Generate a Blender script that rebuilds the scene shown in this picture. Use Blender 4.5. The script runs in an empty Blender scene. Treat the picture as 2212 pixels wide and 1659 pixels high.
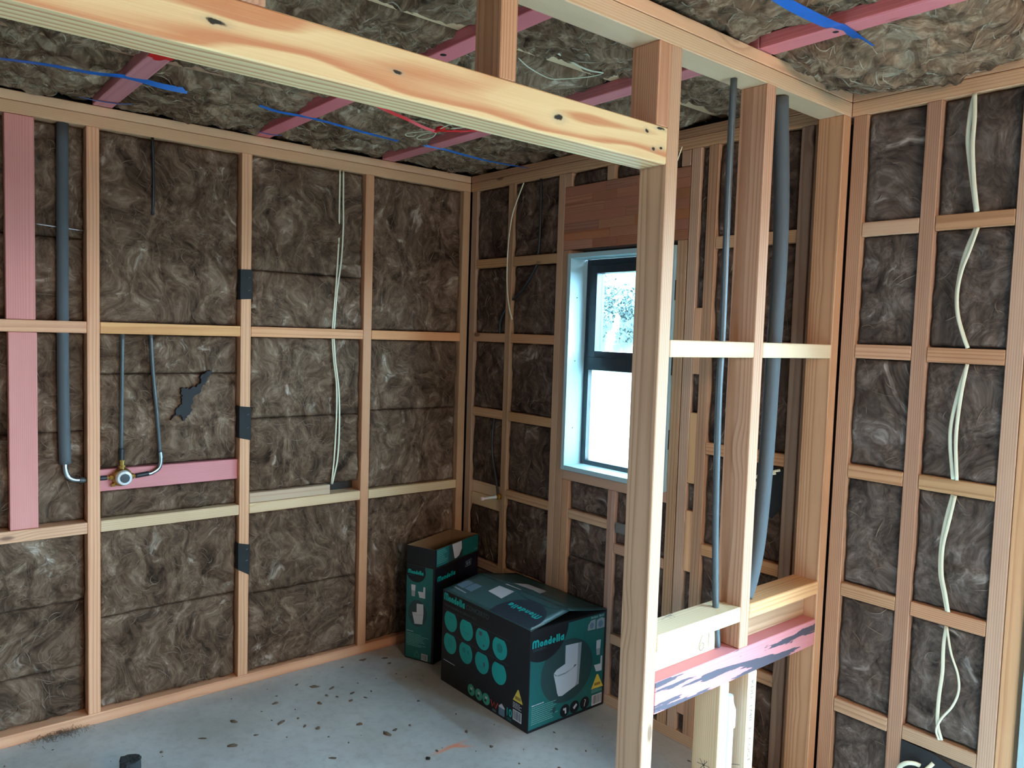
import bpy, bmesh, math, random
import numpy as np
from mathutils import Vector, Matrix

random.seed(7)
SC = bpy.context.scene
COL = SC.collection

# ------------------------------------------------------------------ camera
CAM = Vector((3.3799, -2.495, 1.6186))
YAW, PITCH, ROLL, FPX = 0.8759, -0.0648, 0.0314, 1690.85
d = Vector((-math.sin(YAW) * math.cos(PITCH), math.cos(YAW) * math.cos(PITCH), math.sin(PITCH)))
r = d.cross(Vector((0, 0, 1))).normalized()
u = r.cross(d)
cr, sr = math.cos(ROLL), math.sin(ROLL)
R_, U_ = r * cr + u * sr, u * cr - r * sr
cam = bpy.data.objects.new('camera', bpy.data.cameras.new('camera'))
COL.objects.link(cam)
M = Matrix((R_, U_, -d)).transposed().to_4x4()
M.translation = CAM
cam.matrix_world = M
cam.data.sensor_width = 36
cam.data.lens = FPX / 2212 * 36
cam.data.clip_start = .02
SC.camera = cam

# ------------------------------------------------------------------ light
SC.view_settings.view_transform = 'Standard'
SC.view_settings.look = 'None'
SC.view_settings.gamma = 1
SC.view_settings.use_curve_mapping = False
SC.view_settings.exposure = 0.9
SC.cycles.max_bounces = 10
SC.cycles.diffuse_bounces = 6
SC.cycles.transparent_max_bounces = 12
SC.cycles.sample_clamp_indirect = 6
SC.cycles.caustics_reflective = False
SC.cycles.caustics_refractive = False

world = bpy.data.worlds.new('overcast_sky')
SC.world = world
world.use_nodes = True
wn = world.node_tree.nodes
wn['Background'].inputs[0].default_value = (0.46, 0.74, 1.0, 1)
wn['Background'].inputs[1].default_value = 34.0


def portal(name, loc, size, rot):
    """marks a glazed opening so that the sky's light is sampled through it; it gives off nothing itself"""
    L = bpy.data.lights.new(name, 'AREA')
    L.shape = 'RECTANGLE'
    L.size, L.size_y = size
    L.cycles.is_portal = True
    o = bpy.data.objects.new(name, L)
    o.location = loc
    o.rotation_euler = rot
    COL.objects.link(o)
    return o


portal('daylight_door', (4.194, 0.13, 1.02), (3.0, 2.0), (math.radians(-90), 0, 0))
portal('daylight_window', (1.075, 0.155, 1.49), (.6, .98), (math.radians(-90), 0, 0))
portal('daylight_rear', (3.3, -6.32, 1.75), (.6, 1.0), (math.radians(90), 0, 0))


L = bpy.data.lights.new('added_warm_fill', 'AREA')  # warm fill light without a fixture, added out of view to brighten the timber
L.size = 1.2
L.energy = 66
L.color = (1.0, .80, .64)
o = bpy.data.objects.new('added_warm_fill', L)
o.location = (5.3, -1.5, 2.25)
o.rotation_euler = (0, math.radians(55), 0)
COL.objects.link(o)


# ------------------------------------------------------------------ helpers
def lin(c):
    return tuple(((v / 255) / 12.92 if v / 255 <= .04045 else ((v / 255 + .055) / 1.055) ** 2.4) for v in c) + (1,)


def link(name, me, parent=None, mat=None):
    o = bpy.data.objects.new(name, me)
    COL.objects.link(o)
    if mat is not None and not me.materials:
        me.materials.append(mat)
    if parent is not None:
        o.parent = parent
    return o


def mesh(name, vs, fs, mat, parent=None, smooth=False):
    me = bpy.data.meshes.new(name)
    me.from_pydata([tuple(v) for v in vs], [], fs)
    me.validate()
    me.update()
    if smooth:
        me.polygons.foreach_set('use_smooth', [True] * len(me.polygons))
    return link(name, me, parent, mat)


def empty(name, loc=(0, 0, 0), label=None, cat=None, group=None, kind=None):
    o = bpy.data.objects.new(name, None)
    COL.objects.link(o)
    o.empty_display_size = .1
    # the parts are modelled in world coordinates, so they carry the inverse of this offset
    o.location = loc
    tag(o, label, cat, group, kind)
    return o


def tag(o, label=None, cat=None, group=None, kind=None):
    for k, v in (('label', label), ('category', cat), ('group', group), ('kind', kind)):
        if v:
            o[k] = v
    return o


def adopt(parent, *obs):
    """parent parts modelled in world coordinates under an Empty that stands elsewhere"""
    for o in obs:
        o.parent = parent
        o.matrix_parent_inverse = Matrix.Translation(-Vector(parent.location))


def boxmesh(dx, dy, dz, bev):
    bm = bmesh.new()
    bmesh.ops.create_cube(bm, size=1)
    bmesh.ops.scale(bm, vec=(dx, dy, dz), verts=bm.verts)
    if bev:
        bmesh.ops.bevel(bm, geom=list(bm.edges), offset=min(bev, .3 * min(dx, dy, dz)), segments=1, affect='EDGES')
    return bm


def timber(name, x0, x1, y0, y1, z0, z1, mat, parent=None, bev=.0022, pith=None):
    """one sawn length of timber; carries the coordinate 'gr' (along, across, through) for its grain"""
    c = Vector(((x0 + x1) / 2, (y0 + y1) / 2, (z0 + z1) / 2))
    D = (x1 - x0, y1 - y0, z1 - z0)
    bm = boxmesh(*D, bev)
    me = bpy.data.meshes.new(name)
    bm.to_mesh(me)
    bm.free()
    order = sorted(range(3), key=lambda i: -D[i])
    off = random.uniform(0, 60)
    if pith is None:
        a = random.uniform(0, 2 * math.pi)
        rr = random.uniform(.03, .085)
        pith = (rr * math.cos(a), rr * math.sin(a))
    co = np.empty(len(me.vertices) * 3)
    me.vertices.foreach_get('co', co)
    co = co.reshape(-1, 3)
    g = np.stack([co[:, order[0]] + off, co[:, order[1]] - pith[0], co[:, order[2]] - pith[1]], 1)
    at = me.attributes.new('gr', 'FLOAT_VECTOR', 'POINT')
    at.data.foreach_set('vector', g.astype(np.float32).ravel())
    o = link(name, me, parent, mat)
    o.location = c
    return o


def box(name, x0, x1, y0, y1, z0, z1, mat, parent=None, bev=.001):
    bm = boxmesh(x1 - x0, y1 - y0, z1 - z0, bev)
    me = bpy.data.meshes.new(name)
    bm.to_mesh(me)
    bm.free()
    o = link(name, me, parent, mat)
    o.location = ((x0 + x1) / 2, (y0 + y1) / 2, (z0 + z1) / 2)
    return o


def smooth_path(pts, n=8):
    P = [Vector(p) for p in pts]
    if len(P) == 2:
        return [P[0].lerp(P[1], i / n) for i in range(n + 1)]
    P = [P[0] * 2 - P[1]] + P + [P[-1] * 2 - P[-2]]
    out = []
    for i in range(1, len(P) - 2):
        a, b, c, e = P[i - 1:i + 3]
        for k in range(n):
            t = k / n
            out.append(.5 * ((2 * b) + (c - a) * t + (2 * a - 5 * b + 4 * c - e) * t * t + (3 * b - a - 3 * c + e) * t ** 3))
    out.append(P[-2])
    return out


def sweep(name, pts, w, h, mat, parent=None, nrm=(0, -1, 0), seg=10, n=8, flat=False, twist=None):
    """a cable, pipe or ribbon: an ellipse (or thin strip) of width w and thickness h along a smooth path"""
    P = smooth_path(pts, n)
    N = Vector(nrm).normalized()
    vs, fs = [], []
    prof = [(-1, -1), (1, -1), (1, 1), (-1, 1)] if flat else [(math.cos(2 * math.pi * k / seg), math.sin(2 * math.pi * k / seg)) for k in range(seg)]
    m = len(prof)
    for i, p in enumerate(P):
        T = (P[min(i + 1, len(P) - 1)] - P[max(i - 1, 0)]).normalized()
        S = T.cross(N)
        if S.length < 1e-3:
            S = T.orthogonal()
        S.normalize()
        B = S.cross(T).normalized()
        N = B if abs(N.dot(B)) > .2 else N
        if twist:
            a = twist(i / (len(P) - 1))
            S, B = S * math.cos(a) + B * math.sin(a), B * math.cos(a) - S * math.sin(a)
        for a, b in prof:
            vs.append(p + S * a * w / 2 + B * b * h / 2)
    for i in range(len(P) - 1):
        for k in range(m):
            fs.append((i * m + k, i * m + (k + 1) % m, (i + 1) * m + (k + 1) % m, (i + 1) * m + k))
    fs.append(tuple(range(m))[::-1])
    fs.append(tuple((len(P) - 1) * m + k for k in range(m)))
    return mesh(name, vs, fs, mat, parent, smooth=not flat)


def lathe(name, c, axis, prof, mat, parent=None, seg=24):
    """prof: list of (distance along axis, radius)"""
    A = Vector(axis).normalized()
    X = A.orthogonal().normalized()
    Y = A.cross(X)
    vs, fs = [], []
    for t, rad in prof:
        for k in range(seg):
            a = 2 * math.pi * k / seg
            vs.append(Vector(c) + A * t + (X * math.cos(a) + Y * math.sin(a)) * rad)
    for i in range(len(prof) - 1):
        for k in range(seg):
            fs.append((i * seg + k, i * seg + (k + 1) % seg, (i + 1) * seg + (k + 1) % seg, (i + 1) * seg + k))
    fs.append(tuple(range(seg))[::-1])
    fs.append(tuple((len(prof) - 1) * seg + k for k in range(seg)))
    o = mesh(name, vs, fs, mat, parent, smooth=True)
    bm = bmesh.new()
    bm.from_mesh(o.data)
    bmesh.ops.recalc_face_normals(bm, faces=bm.faces)
    for e in bm.edges:
        if len(e.link_faces) == 2 and e.calc_face_angle(0) > .6:
            e.smooth = False
    bm.to_mesh(o.data)
    bm.free()
    return o


# ------------------------------------------------------------------ materials
class NT:
    def __init__(s, name):
        s.m = bpy.data.materials.new(name)
        s.m.use_nodes = True
        s.t = s.m.node_tree
        s.b = s.t.nodes['Principled BSDF']
        s.out = s.t.nodes['Material Output']

    def n(s, typ, props=None, **ins):
        nd = s.t.nodes.new('ShaderNode' + typ)
        for k, v in (props or {}).items():
            setattr(nd, k, v)
        for k, v in ins.items():
            key = int(k[1:]) if k[0] == 'i' and k[1:].isdigit() else k
            s.put(nd.inputs[key], v)
        return nd

    def put(s, sock, v):
        if hasattr(v, 'outputs'):
            v = v.outputs[0]
        if isinstance(v, bpy.types.NodeSocket):
            s.t.links.new(v, sock)
        else:
            sock.default_value = v

    def math(s, op, a, b=0., c=None, clamp=False):
        nd = s.n('Math', {'operation': op, 'use_clamp': clamp}, i0=a, i1=b)
        if c is not None:
            s.put(nd.inputs[2], c)
        return nd.outputs[0]

    def vm(s, op, a, b=(0, 0, 0)):
        nd = s.n('VectorMath', {'operation': op}, i0=a, i1=b)
        return nd.outputs['Value'] if op in ('LENGTH', 'DOT_PRODUCT', 'DISTANCE') else nd.outputs[0]

    def noise(s, vec, scale, detail=3., rough=.5, dist=0.):
        return s.n('TexNoise', None, Vector=vec, Scale=scale, Detail=detail, Roughness=rough, Distortion=dist)

    def ramp(s, fac, stops, interp='LINEAR'):
        nd = s.n('ValToRGB', None, Fac=fac)
        cr_ = nd.color_ramp
        cr_.interpolation = interp
        while len(cr_.elements) < len(stops):
            cr_.elements.new(.5)
        for e, (p, c) in zip(cr_.elements, stops):
            e.position = p
            e.color = c if hasattr(c, '__len__') else (c, c, c, 1)
        return nd.outputs[0]

    def mix(s, fac, a, b, mode='MIX'):
        nd = s.n('Mix', {'data_type': 'RGBA', 'blend_type': mode})
        s.put(nd.inputs['Factor'], fac)
        s.put(nd.inputs[6], a)
        s.put(nd.inputs[7], b)
        return nd.outputs[2]

    def sstep(s, v, a, b):
        nd = s.n('MapRange', {'interpolation_type': 'SMOOTHSTEP'}, Value=v)
        s.put(nd.inputs['From Min'], a)
        s.put(nd.inputs['From Max'], b)
        return nd.outputs[0]

    def bump(s, h, strength, dist=.01):
        nd = s.n('Bump', None, Height=h, Strength=strength, Distance=dist)
        s.put(s.b.inputs['Normal'], nd)


def plain(name, rgb, rough=.6, metal=0., spec=.5, noise_amt=.0, noise_scale=30):
    t = NT(name)
    c = lin(rgb)
    if noise_amt:
        nz = t.noise(t.n('TexCoord').outputs['Object'], noise_scale, 4)
        f = t.math('MULTIPLY_ADD', nz.outputs[0], 2 * noise_amt, 1 - noise_amt)
        t.put(t.b.inputs['Base Color'], t.mix(1., c, t.n('CombineColor', None, i0=f, i1=f, i2=f), 'MULTIPLY'))
    else:
        t.b.inputs['Base Color'].default_value = c
    t.b.inputs['Roughness'].default_value = rough
    t.b.inputs['Metallic'].default_value = metal
    t.b.inputs['Specular IOR Level'].default_value = spec
    return t.m


def wood(name, light, dark, knot=(70, 38, 22), ring=.0062, contrast=.5, wob=.0035, sat=.06, knots=True, lfreq=1.0, marks=None, paint=None, spread=.12):
    t = NT(name)
    g = t.n('Attribute', {'attribute_name': 'gr'}).outputs['Vector']
    rnd = t.n('ObjectInfo').outputs['Random']
    # slow wander of the rings along the length
    w1 = t.noise(t.vm('MULTIPLY', g, (lfreq, 7, 7)), 1., 2, .5)
    w2 = t.noise(t.vm('MULTIPLY', g, (6, 40, 40)), 1., 2, .5)
    yz = t.vm('MULTIPLY', g, (0, 1, 1))
    rad = t.vm('LENGTH', yz)
    rad = t.math('ADD', rad, t.math('MULTIPLY', t.math('SUBTRACT', w1.outputs[0], .5), wob * 3))
    rad = t.math('ADD', rad, t.math('MULTIPLY', t.math('SUBTRACT', w2.outputs[0], .5), .0012))
    kn = None
    if knots:
        v = t.n('TexVoronoi', {'feature': 'F1'}, Vector=t.vm('MULTIPLY', g, (2.6, 7, 7)), Scale=1., Randomness=1.)
        kd = v.outputs['Distance']
        has = t.math('GREATER_THAN', t.n('SeparateColor', None, i0=v.outputs['Color']).outputs[0], .58)
        kd = t.math('ADD', kd, t.math('MULTIPLY', t.math('SUBTRACT', 1., has), 1.))
        kn = t.math('MULTIPLY', t.sstep(kd, .10, .05), .8)
        rad = t.math('ADD', rad, t.math('MULTIPLY', t.sstep(kd, .30, .04), .007))
    ph = t.math('FRACT', t.math('DIVIDE', rad, ring))
    late = t.ramp(ph, [(0, 0.), (.45, .18), (.80, 1.), (.9, .9), (1, 0.)])
    fib = t.noise(t.vm('MULTIPLY', g, (5, 420, 420)), 1., 3, .6)
    blot = t.noise(t.vm('MULTIPLY', g, (2.2, 12, 12)), 1., 2, .5)
    f = t.math('MULTIPLY', late, contrast)
    f = t.math('MULTIPLY_ADD', t.math('SUBTRACT', fib.outputs[0], .5), .55, f)
    f = t.math('MULTIPLY_ADD', t.math('SUBTRACT', blot.outputs[0], .5), .55, f, clamp=True)
    c = t.mix(f, lin(light), lin(dark))
    if kn is not None:
        kr = t.math('MULTIPLY', kn, .85)
        c = t.mix(kr, c, lin(knot))
    if marks:                                                       # knots at their places on this one piece
        for (a, b, ra, rb) in marks:
            tc = t.n('TexCoord').outputs['Object']
            dv = t.vm('MULTIPLY', t.vm('SUBTRACT', tc, (0, a, b)), (0, 1 / ra, 1 / rb))
            dv = t.vm('ADD', dv, t.vm('MULTIPLY', t.vm('SUBTRACT', t.noise(tc, 60, 2).outputs[1], (.5, .5, .5)), (0, 1.6, 1.6)))
            L_ = t.vm('LENGTH', dv)
            c = t.mix(t.math('MULTIPLY', t.sstep(L_, 2.6, .6), .35), c, lin((150, 150, 125)))
            c = t.mix(t.sstep(L_, 1., .55), c, lin((38, 34, 26)))
    if paint:
        tc = t.n('TexCoord').outputs['Object']
        n1 = t.noise(t.vm('MULTIPLY', tc, (0, 3.4, 42)), 1., 2.5, .5)
        n2 = t.noise(t.vm('MULTIPLY', tc, (0, 40, 300)), 1., 2, .5)
        sep = t.n('SeparateXYZ', None, i0=tc)
        s_ = t.math('MULTIPLY_ADD', n2.outputs[0], .10, n1.outputs[0])
        front = t.math('GREATER_THAN', sep.outputs[0], .0435)
        mk = t.math('MULTIPLY', t.sstep(s_, .565, .59), front)
        c = t.mix(t.math('MULTIPLY', mk, .93), c, lin((52, 58, 66)))
    hsv = t.n('HueSaturation', None, Color=c)
    t.put(hsv.inputs['Hue'], t.math('MULTIPLY_ADD', rnd, .016, .492))
    t.put(hsv.inputs['Value'], t.math('MULTIPLY_ADD', t.math('FRACT', t.math('MULTIPLY', rnd, 7.3)), spread * 2, 1 - spread))
    t.put(hsv.inputs['Saturation'], t.math('MULTIPLY_ADD', t.math('FRACT', t.math('MULTIPLY', rnd, 3.7)), .2, .9))
    t.put(t.b.inputs['Base Color'], hsv)
    t.b.inputs['Roughness'].default_value = .62
    t.b.inputs['Specular IOR Level'].default_value = .3
    t.bump(t.math('ADD', fib.outputs[0], t.math('MULTIPLY', late, .4)), .25, .0006)
    return t.m


def glasswool(name, dark, mid, light, white, seed=0., wamt=1., scale=1., bmp=.5):
    t = NT(name)
    P = t.n('TexCoord').outputs['Object']
    P = t.vm('ADD', P, (seed, seed * .7, -seed))
    A = t.noise(P, 3.2 * scale, 2, .5)
    P1 = t.vm('ADD', P, t.vm('MULTIPLY', t.vm('SUBTRACT', A.outputs[1], (.5, .5, .5)), (.42, .42, .42)))
    B = t.noise(P1, 8 * scale, 2, .55)
    P2 = t.vm('ADD', P1, t.vm('MULTIPLY', t.vm('SUBTRACT', B.outputs[1], (.5, .5, .5)), (.17, .17, .17)))
    F = t.noise(t.vm('MULTIPLY', P2, (8, 19, 8)), 1., 8, .6)
    F2 = t.noise(t.vm('MULTIPLY', P1, (44, 16, 18)), 1., 5, .62)
    W = t.noise(P1, 6.5 * scale, 3, .6)
    W2 = t.noise(t.vm('ADD', P2, (4, 9, 2)), 11 * scale, 4, .6)
    v = t.math('ADD', t.math('MULTIPLY', F.outputs[0], .62), t.math('MULTIPLY', F2.outputs[0], .38))
    F3 = t.noise(t.vm('MULTIPLY', P2, (48, 120, 48)), 1., 4, .65)
    v = t.math('ADD', v, t.math('MULTIPLY', t.math('SUBTRACT', W.outputs[0], .5), .35))
    v = t.math('ADD', v, t.math('MULTIPLY', t.math('SUBTRACT', F3.outputs[0], .5), .34))
    v = t.math('SUBTRACT', v, .022)
    c = t.ramp(v, [(.30, lin(dark)), (.48, lin(mid)), (.62, lin(light)), (.80, lin(white))])
    wm = t.math('MULTIPLY', t.sstep(W2.outputs[0], .58, .72), t.sstep(F.outputs[0], .4, .62))
    c = t.mix(t.math('MULTIPLY', wm, .75 * wamt), c, lin(white))
    # warm and cool drift between rolls
    hue = t.noise(P, 1.7, 2)
    c = t.mix(t.math('MULTIPLY', t.sstep(hue.outputs[0], .45, .65), .35), c, lin((104, 84, 74)), 'SOFT_LIGHT')
    t.put(t.b.inputs['Base Color'], c)
    t.b.inputs['Roughness'].default_value = .95
    t.b.inputs['Specular IOR Level'].default_value = .1
    t.bump(t.math('ADD', F.outputs[0], t.math('MULTIPLY', t.math('ADD', F2.outputs[0], F3.outputs[0]), .5)), bmp, .006)
    return t.m


M = {}
M['pine'] = wood('framing_pine', (216, 164, 122), (174, 114, 76))
M['fir'] = wood('framing_pine_warm', (192, 148, 112), (146, 100, 68), contrast=.6)
M['fir_dark'] = wood('framing_pine_dull', (184, 144, 114), (140, 98, 72), contrast=.55)
M['pale'] = wood('framing_pine_pale', (208, 178, 140), (186, 142, 102), contrast=.5)
M['pink'] = wood('pink_treated_pine', (214, 134, 128), (190, 104, 100), knot=(120, 50, 50), contrast=.45, spread=.05)
M['rose'] = wood('pink_ceiling_batten', (214, 128, 128), (186, 98, 98), knot=(120, 50, 50), contrast=.45, spread=.05)
M['beam'] = wood('yellow_pine_beam', (222, 196, 138), (192, 130, 74), ring=.019, contrast=1.0, wob=.020, lfreq=1.5, knots=False, spread=.01,
                 marks=[(.068, .0, .018, .005), (.406, .0, .012, .004), (.82, -.003, .014, .008), (1.115, .023, .008, .005), (1.144, -.016, .008, .005), (1.172, -.008, .010, .004), (1.165, .038, .016, .004)])
M['paintpink'] = wood('pink_pine_with_dark_paint', (198, 130, 126), (180, 110, 108), contrast=.3, knots=False, paint=True, spread=.01)
M['lvl'] = wood('laminated_lintel_pine', (168, 112, 84), (128, 78, 56), ring=.004, contrast=.7, knots=False, spread=.14)
M['wool'] = glasswool('glasswool_wall', (50, 38, 30), (100, 80, 64), (136, 114, 95), (196, 182, 166))
M['wool2'] = glasswool('glasswool_window_wall', (44, 33, 28), (86, 67, 57), (118, 97, 84), (184, 168, 155), 3.3, .8)
M['woolr'] = glasswool('glasswool_wall_end', (50, 43, 39), (90, 78, 70), (120, 107, 98), (190, 180, 170), 7.7, .75)
M['woolc'] = glasswool('glasswool_ceiling', (58, 43, 32), (124, 98, 76), (166, 140, 114), (226, 206, 182), 5.1, .9, 1., .9)
M['fibre'] = plain('loose_glass_fibre', (150, 137, 116), .9, spec=.1)
M['fibre2'] = plain('loose_glass_fibre_dark', (122, 106, 92), .9, spec=.1)
M['black'] = plain('black_wrap', (20, 20, 22), .7)
M['felt'] = plain('black_felt_strip', (34, 36, 36), .85, noise_amt=.2)
M['lag'] = plain('grey_foam_lagging', (78, 82, 84), .8, noise_amt=.10, noise_scale=300)
M['poly'] = plain('dark_grey_pipe', (74, 82, 84), .35)
M['polyb'] = plain('black_pipe', (30, 34, 38), .45)
M['brass'] = plain('brass', (196, 158, 84), .32, 1.)
M['chrome'] = plain('bent_metal_sleeve', (172, 186, 192), .28, 1.)
M['clear'] = plain('clear_plastic_cap', (206, 212, 208), .15, 0, .8)
M['cable'] = plain('white_cable_sheath', (222, 220, 192), .45)
M['pvc'] = plain('white_pipe', (214, 226, 236), .4)
M['blue'] = plain('blue_strap', (14, 92, 172), .4, noise_amt=.08)
M['red'] = plain('red_tape', (206, 22, 24), .45)
M['liner'] = plain('white_primed_liner', (158, 182, 184), .5, noise_amt=.03)
M['alu'] = plain('black_window_frame', (24, 30, 38), .35)
M['shell'] = plain('building_wrap', (60, 58, 56), .9)
M['plaster'] = plain('plain_wall_board', (112, 98, 84), .85)
M['steel'] = plain('galvanised_steel', (150, 150, 148), .4, .8)

# concrete with damp patches, grit and an orange spray mark
t = NT('concrete_slab')
P = t.n('NewGeometry').outputs['Position']
n1 = t.noise(P, 2.2, 4, .6)
n2 = t.noise(P, 26, 5, .65)
n3 = t.noise(P, 260, 2, .5)
n4 = t.noise(t.vm('MULTIPLY', P, (7, 16, 1)), 1., 6, .7)
c = t.ramp(n1.outputs[0], [(.3, lin((164, 165, 160))), (.52, lin((182, 183, 180))), (.72, lin((194, 196, 193)))])
c = t.mix(t.math('MULTIPLY', t.sstep(n2.outputs[0], .42, .72), .25), c, lin((128, 122, 112)))
c = t.mix(t.math('MULTIPLY', t.sstep(n4.outputs[0], .64, .72), .42), c, lin((112, 98, 84)))
c = t.mix(t.math('MULTIPLY', t.sstep(n3.outputs[0], .6, .8), .25), c, lin((96, 92, 86)))
for (cx, cy, ang, la, lb) in ((.985, -.76, 1.62, .085, .012), (1.0, -.72, .95, .05, .012)):
    q = t.vm('SUBTRACT', P, (cx, cy, 0))
    ca, sa = math.cos(ang), math.sin(ang)
    a_ = t.math('DIVIDE', t.vm('DOT_PRODUCT', q, (ca, sa, 0)), la)
    b_ = t.math('DIVIDE', t.vm('DOT_PRODUCT', q, (-sa, ca, 0)), lb)
    L_ = t.math('SQRT', t.math('ADD', t.math('MULTIPLY', a_, a_), t.math('MULTIPLY', b_, b_)))
    L_ = t.math('ADD', L_, t.math('MULTIPLY', t.math('SUBTRACT', n2.outputs[0], .5), 1.2))
    c = t.mix(t.math('MULTIPLY', t.sstep(L_, 1.5, .1), .75), c, lin((232, 128, 78)))
t.put(t.b.inputs['Base Color'], c)
t.put(t.b.inputs['Roughness'], t.math('MULTIPLY_ADD', n1.outputs[0], .25, .42))
t.bump(t.math('ADD', n2.outputs[0], t.math('MULTIPLY', n3.outputs[0], .3)), .25, .004)
M['concrete'] = t.m

# glass
t = NT('clear_glass')
tr = t.n('BsdfTransparent', None, Color=(.9, .96, .97, 1))
gl = t.n('BsdfGlossy', None, Roughness=.02)
fr = t.n('LayerWeight', None, Blend=.5)
mx = t.n('MixShader', None, i0=t.math('MULTIPLY_ADD', t.math('POWER', fr.outputs['Facing'], 5.), .6, .03), i1=tr, i2=gl)
t.t.links.new(mx.outputs[0], t.out.inputs[0])
M['glass'] = t.m
t = NT('obscure_glass')
tl = t.n('BsdfTranslucent', None, Color=(.95, 1, .96, 1))
tr = t.n('BsdfTransparent', None, Color=(.9, .97, .93, 1))
mx = t.n('MixShader', None, i0=.25, i1=tl, i2=tr)
t.t.links.new(mx.outputs[0], t.out.inputs[0])
M['frost'] = t.m


# ------------------------------------------------------------------ noise for the insulation
def _h(ix, iy, s):
    n = (ix.astype(np.int64) * 374761393 + iy.astype(np.int64) * 668265263 + s * 974634777) & 0x7fffffff
    n = ((n ^ (n >> 13)) * 1274126177) & 0x7fffffff
    return (n ^ (n >> 16)) & 0xffff


def pn(x, y, s=0):
    ix, iy = np.floor(x), np.floor(y)
    fx, fy = x - ix, y - iy
    ux, uy = fx * fx * fx * (fx * (fx * 6 - 15) + 10), fy * fy * fy * (fy * (fy * 6 - 15) + 10)

    def gd(a, b):
        an = _h(ix + a, iy + b, s) * (2 * np.pi / 65536)
        return np.cos(an) * (fx - a) + np.sin(an) * (fy - b)
    return (gd(0, 0) * (1 - ux) + gd(1, 0) * ux) * (1 - uy) + (gd(0, 1) * (1 - ux) + gd(1, 1) * ux) * uy


def fbm(x, y, s, o=3):
    a, v = 1., 0.
    for i in range(o):
        v = v + a * pn(x * 2 ** i, y * 2 ** i, s + i)
        a *= .5
    return v


def wool_h(x, y, s, amp=1., deep=0.):
    """height of the glasswool face in metres: soft pillows with sharp creases between them"""
    wx = x + .10 * fbm(x * 3.1, y * 3.1, s + 11, 2)
    wy = y + .10 * fbm(x * 3.1, y * 3.1, s + 23, 2)
    wx2 = wx + .035 * fbm(wx * 9, wy * 9, s + 31, 2)
    wy2 = wy + .035 * fbm(wx * 9, wy * 9, s + 37, 2)
    ab = lambda v, e: np.sqrt(v * v + e * e) - e
    b1 = ab(pn(wx2 * 7, wy2 * 5, s + 3), .02)
    b2 = ab(pn(wx2 * 17, wy2 * 12, s + 5), .05)
    b3 = ab(pn(wx2 * 40, wy2 * 30, s + 7), .08)
    return amp * ((.024 * np.minimum(b1, .35) + .010 * b2 + .004 * b3) + .010 * fbm(x * 2.5, y * 2.5, s + 9, 2)) + deep * (.045 * ab(pn(wx2 * 5.5, wy2 * 7.5, s + 13), .01) + .026 * ab(pn(wx2 * 14, wy2 * 19, s + 15), .02) + .010 * ab(pn(wx2 * 36, wy2 * 44, s + 17), .04) - .018)


FIB = {}


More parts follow.
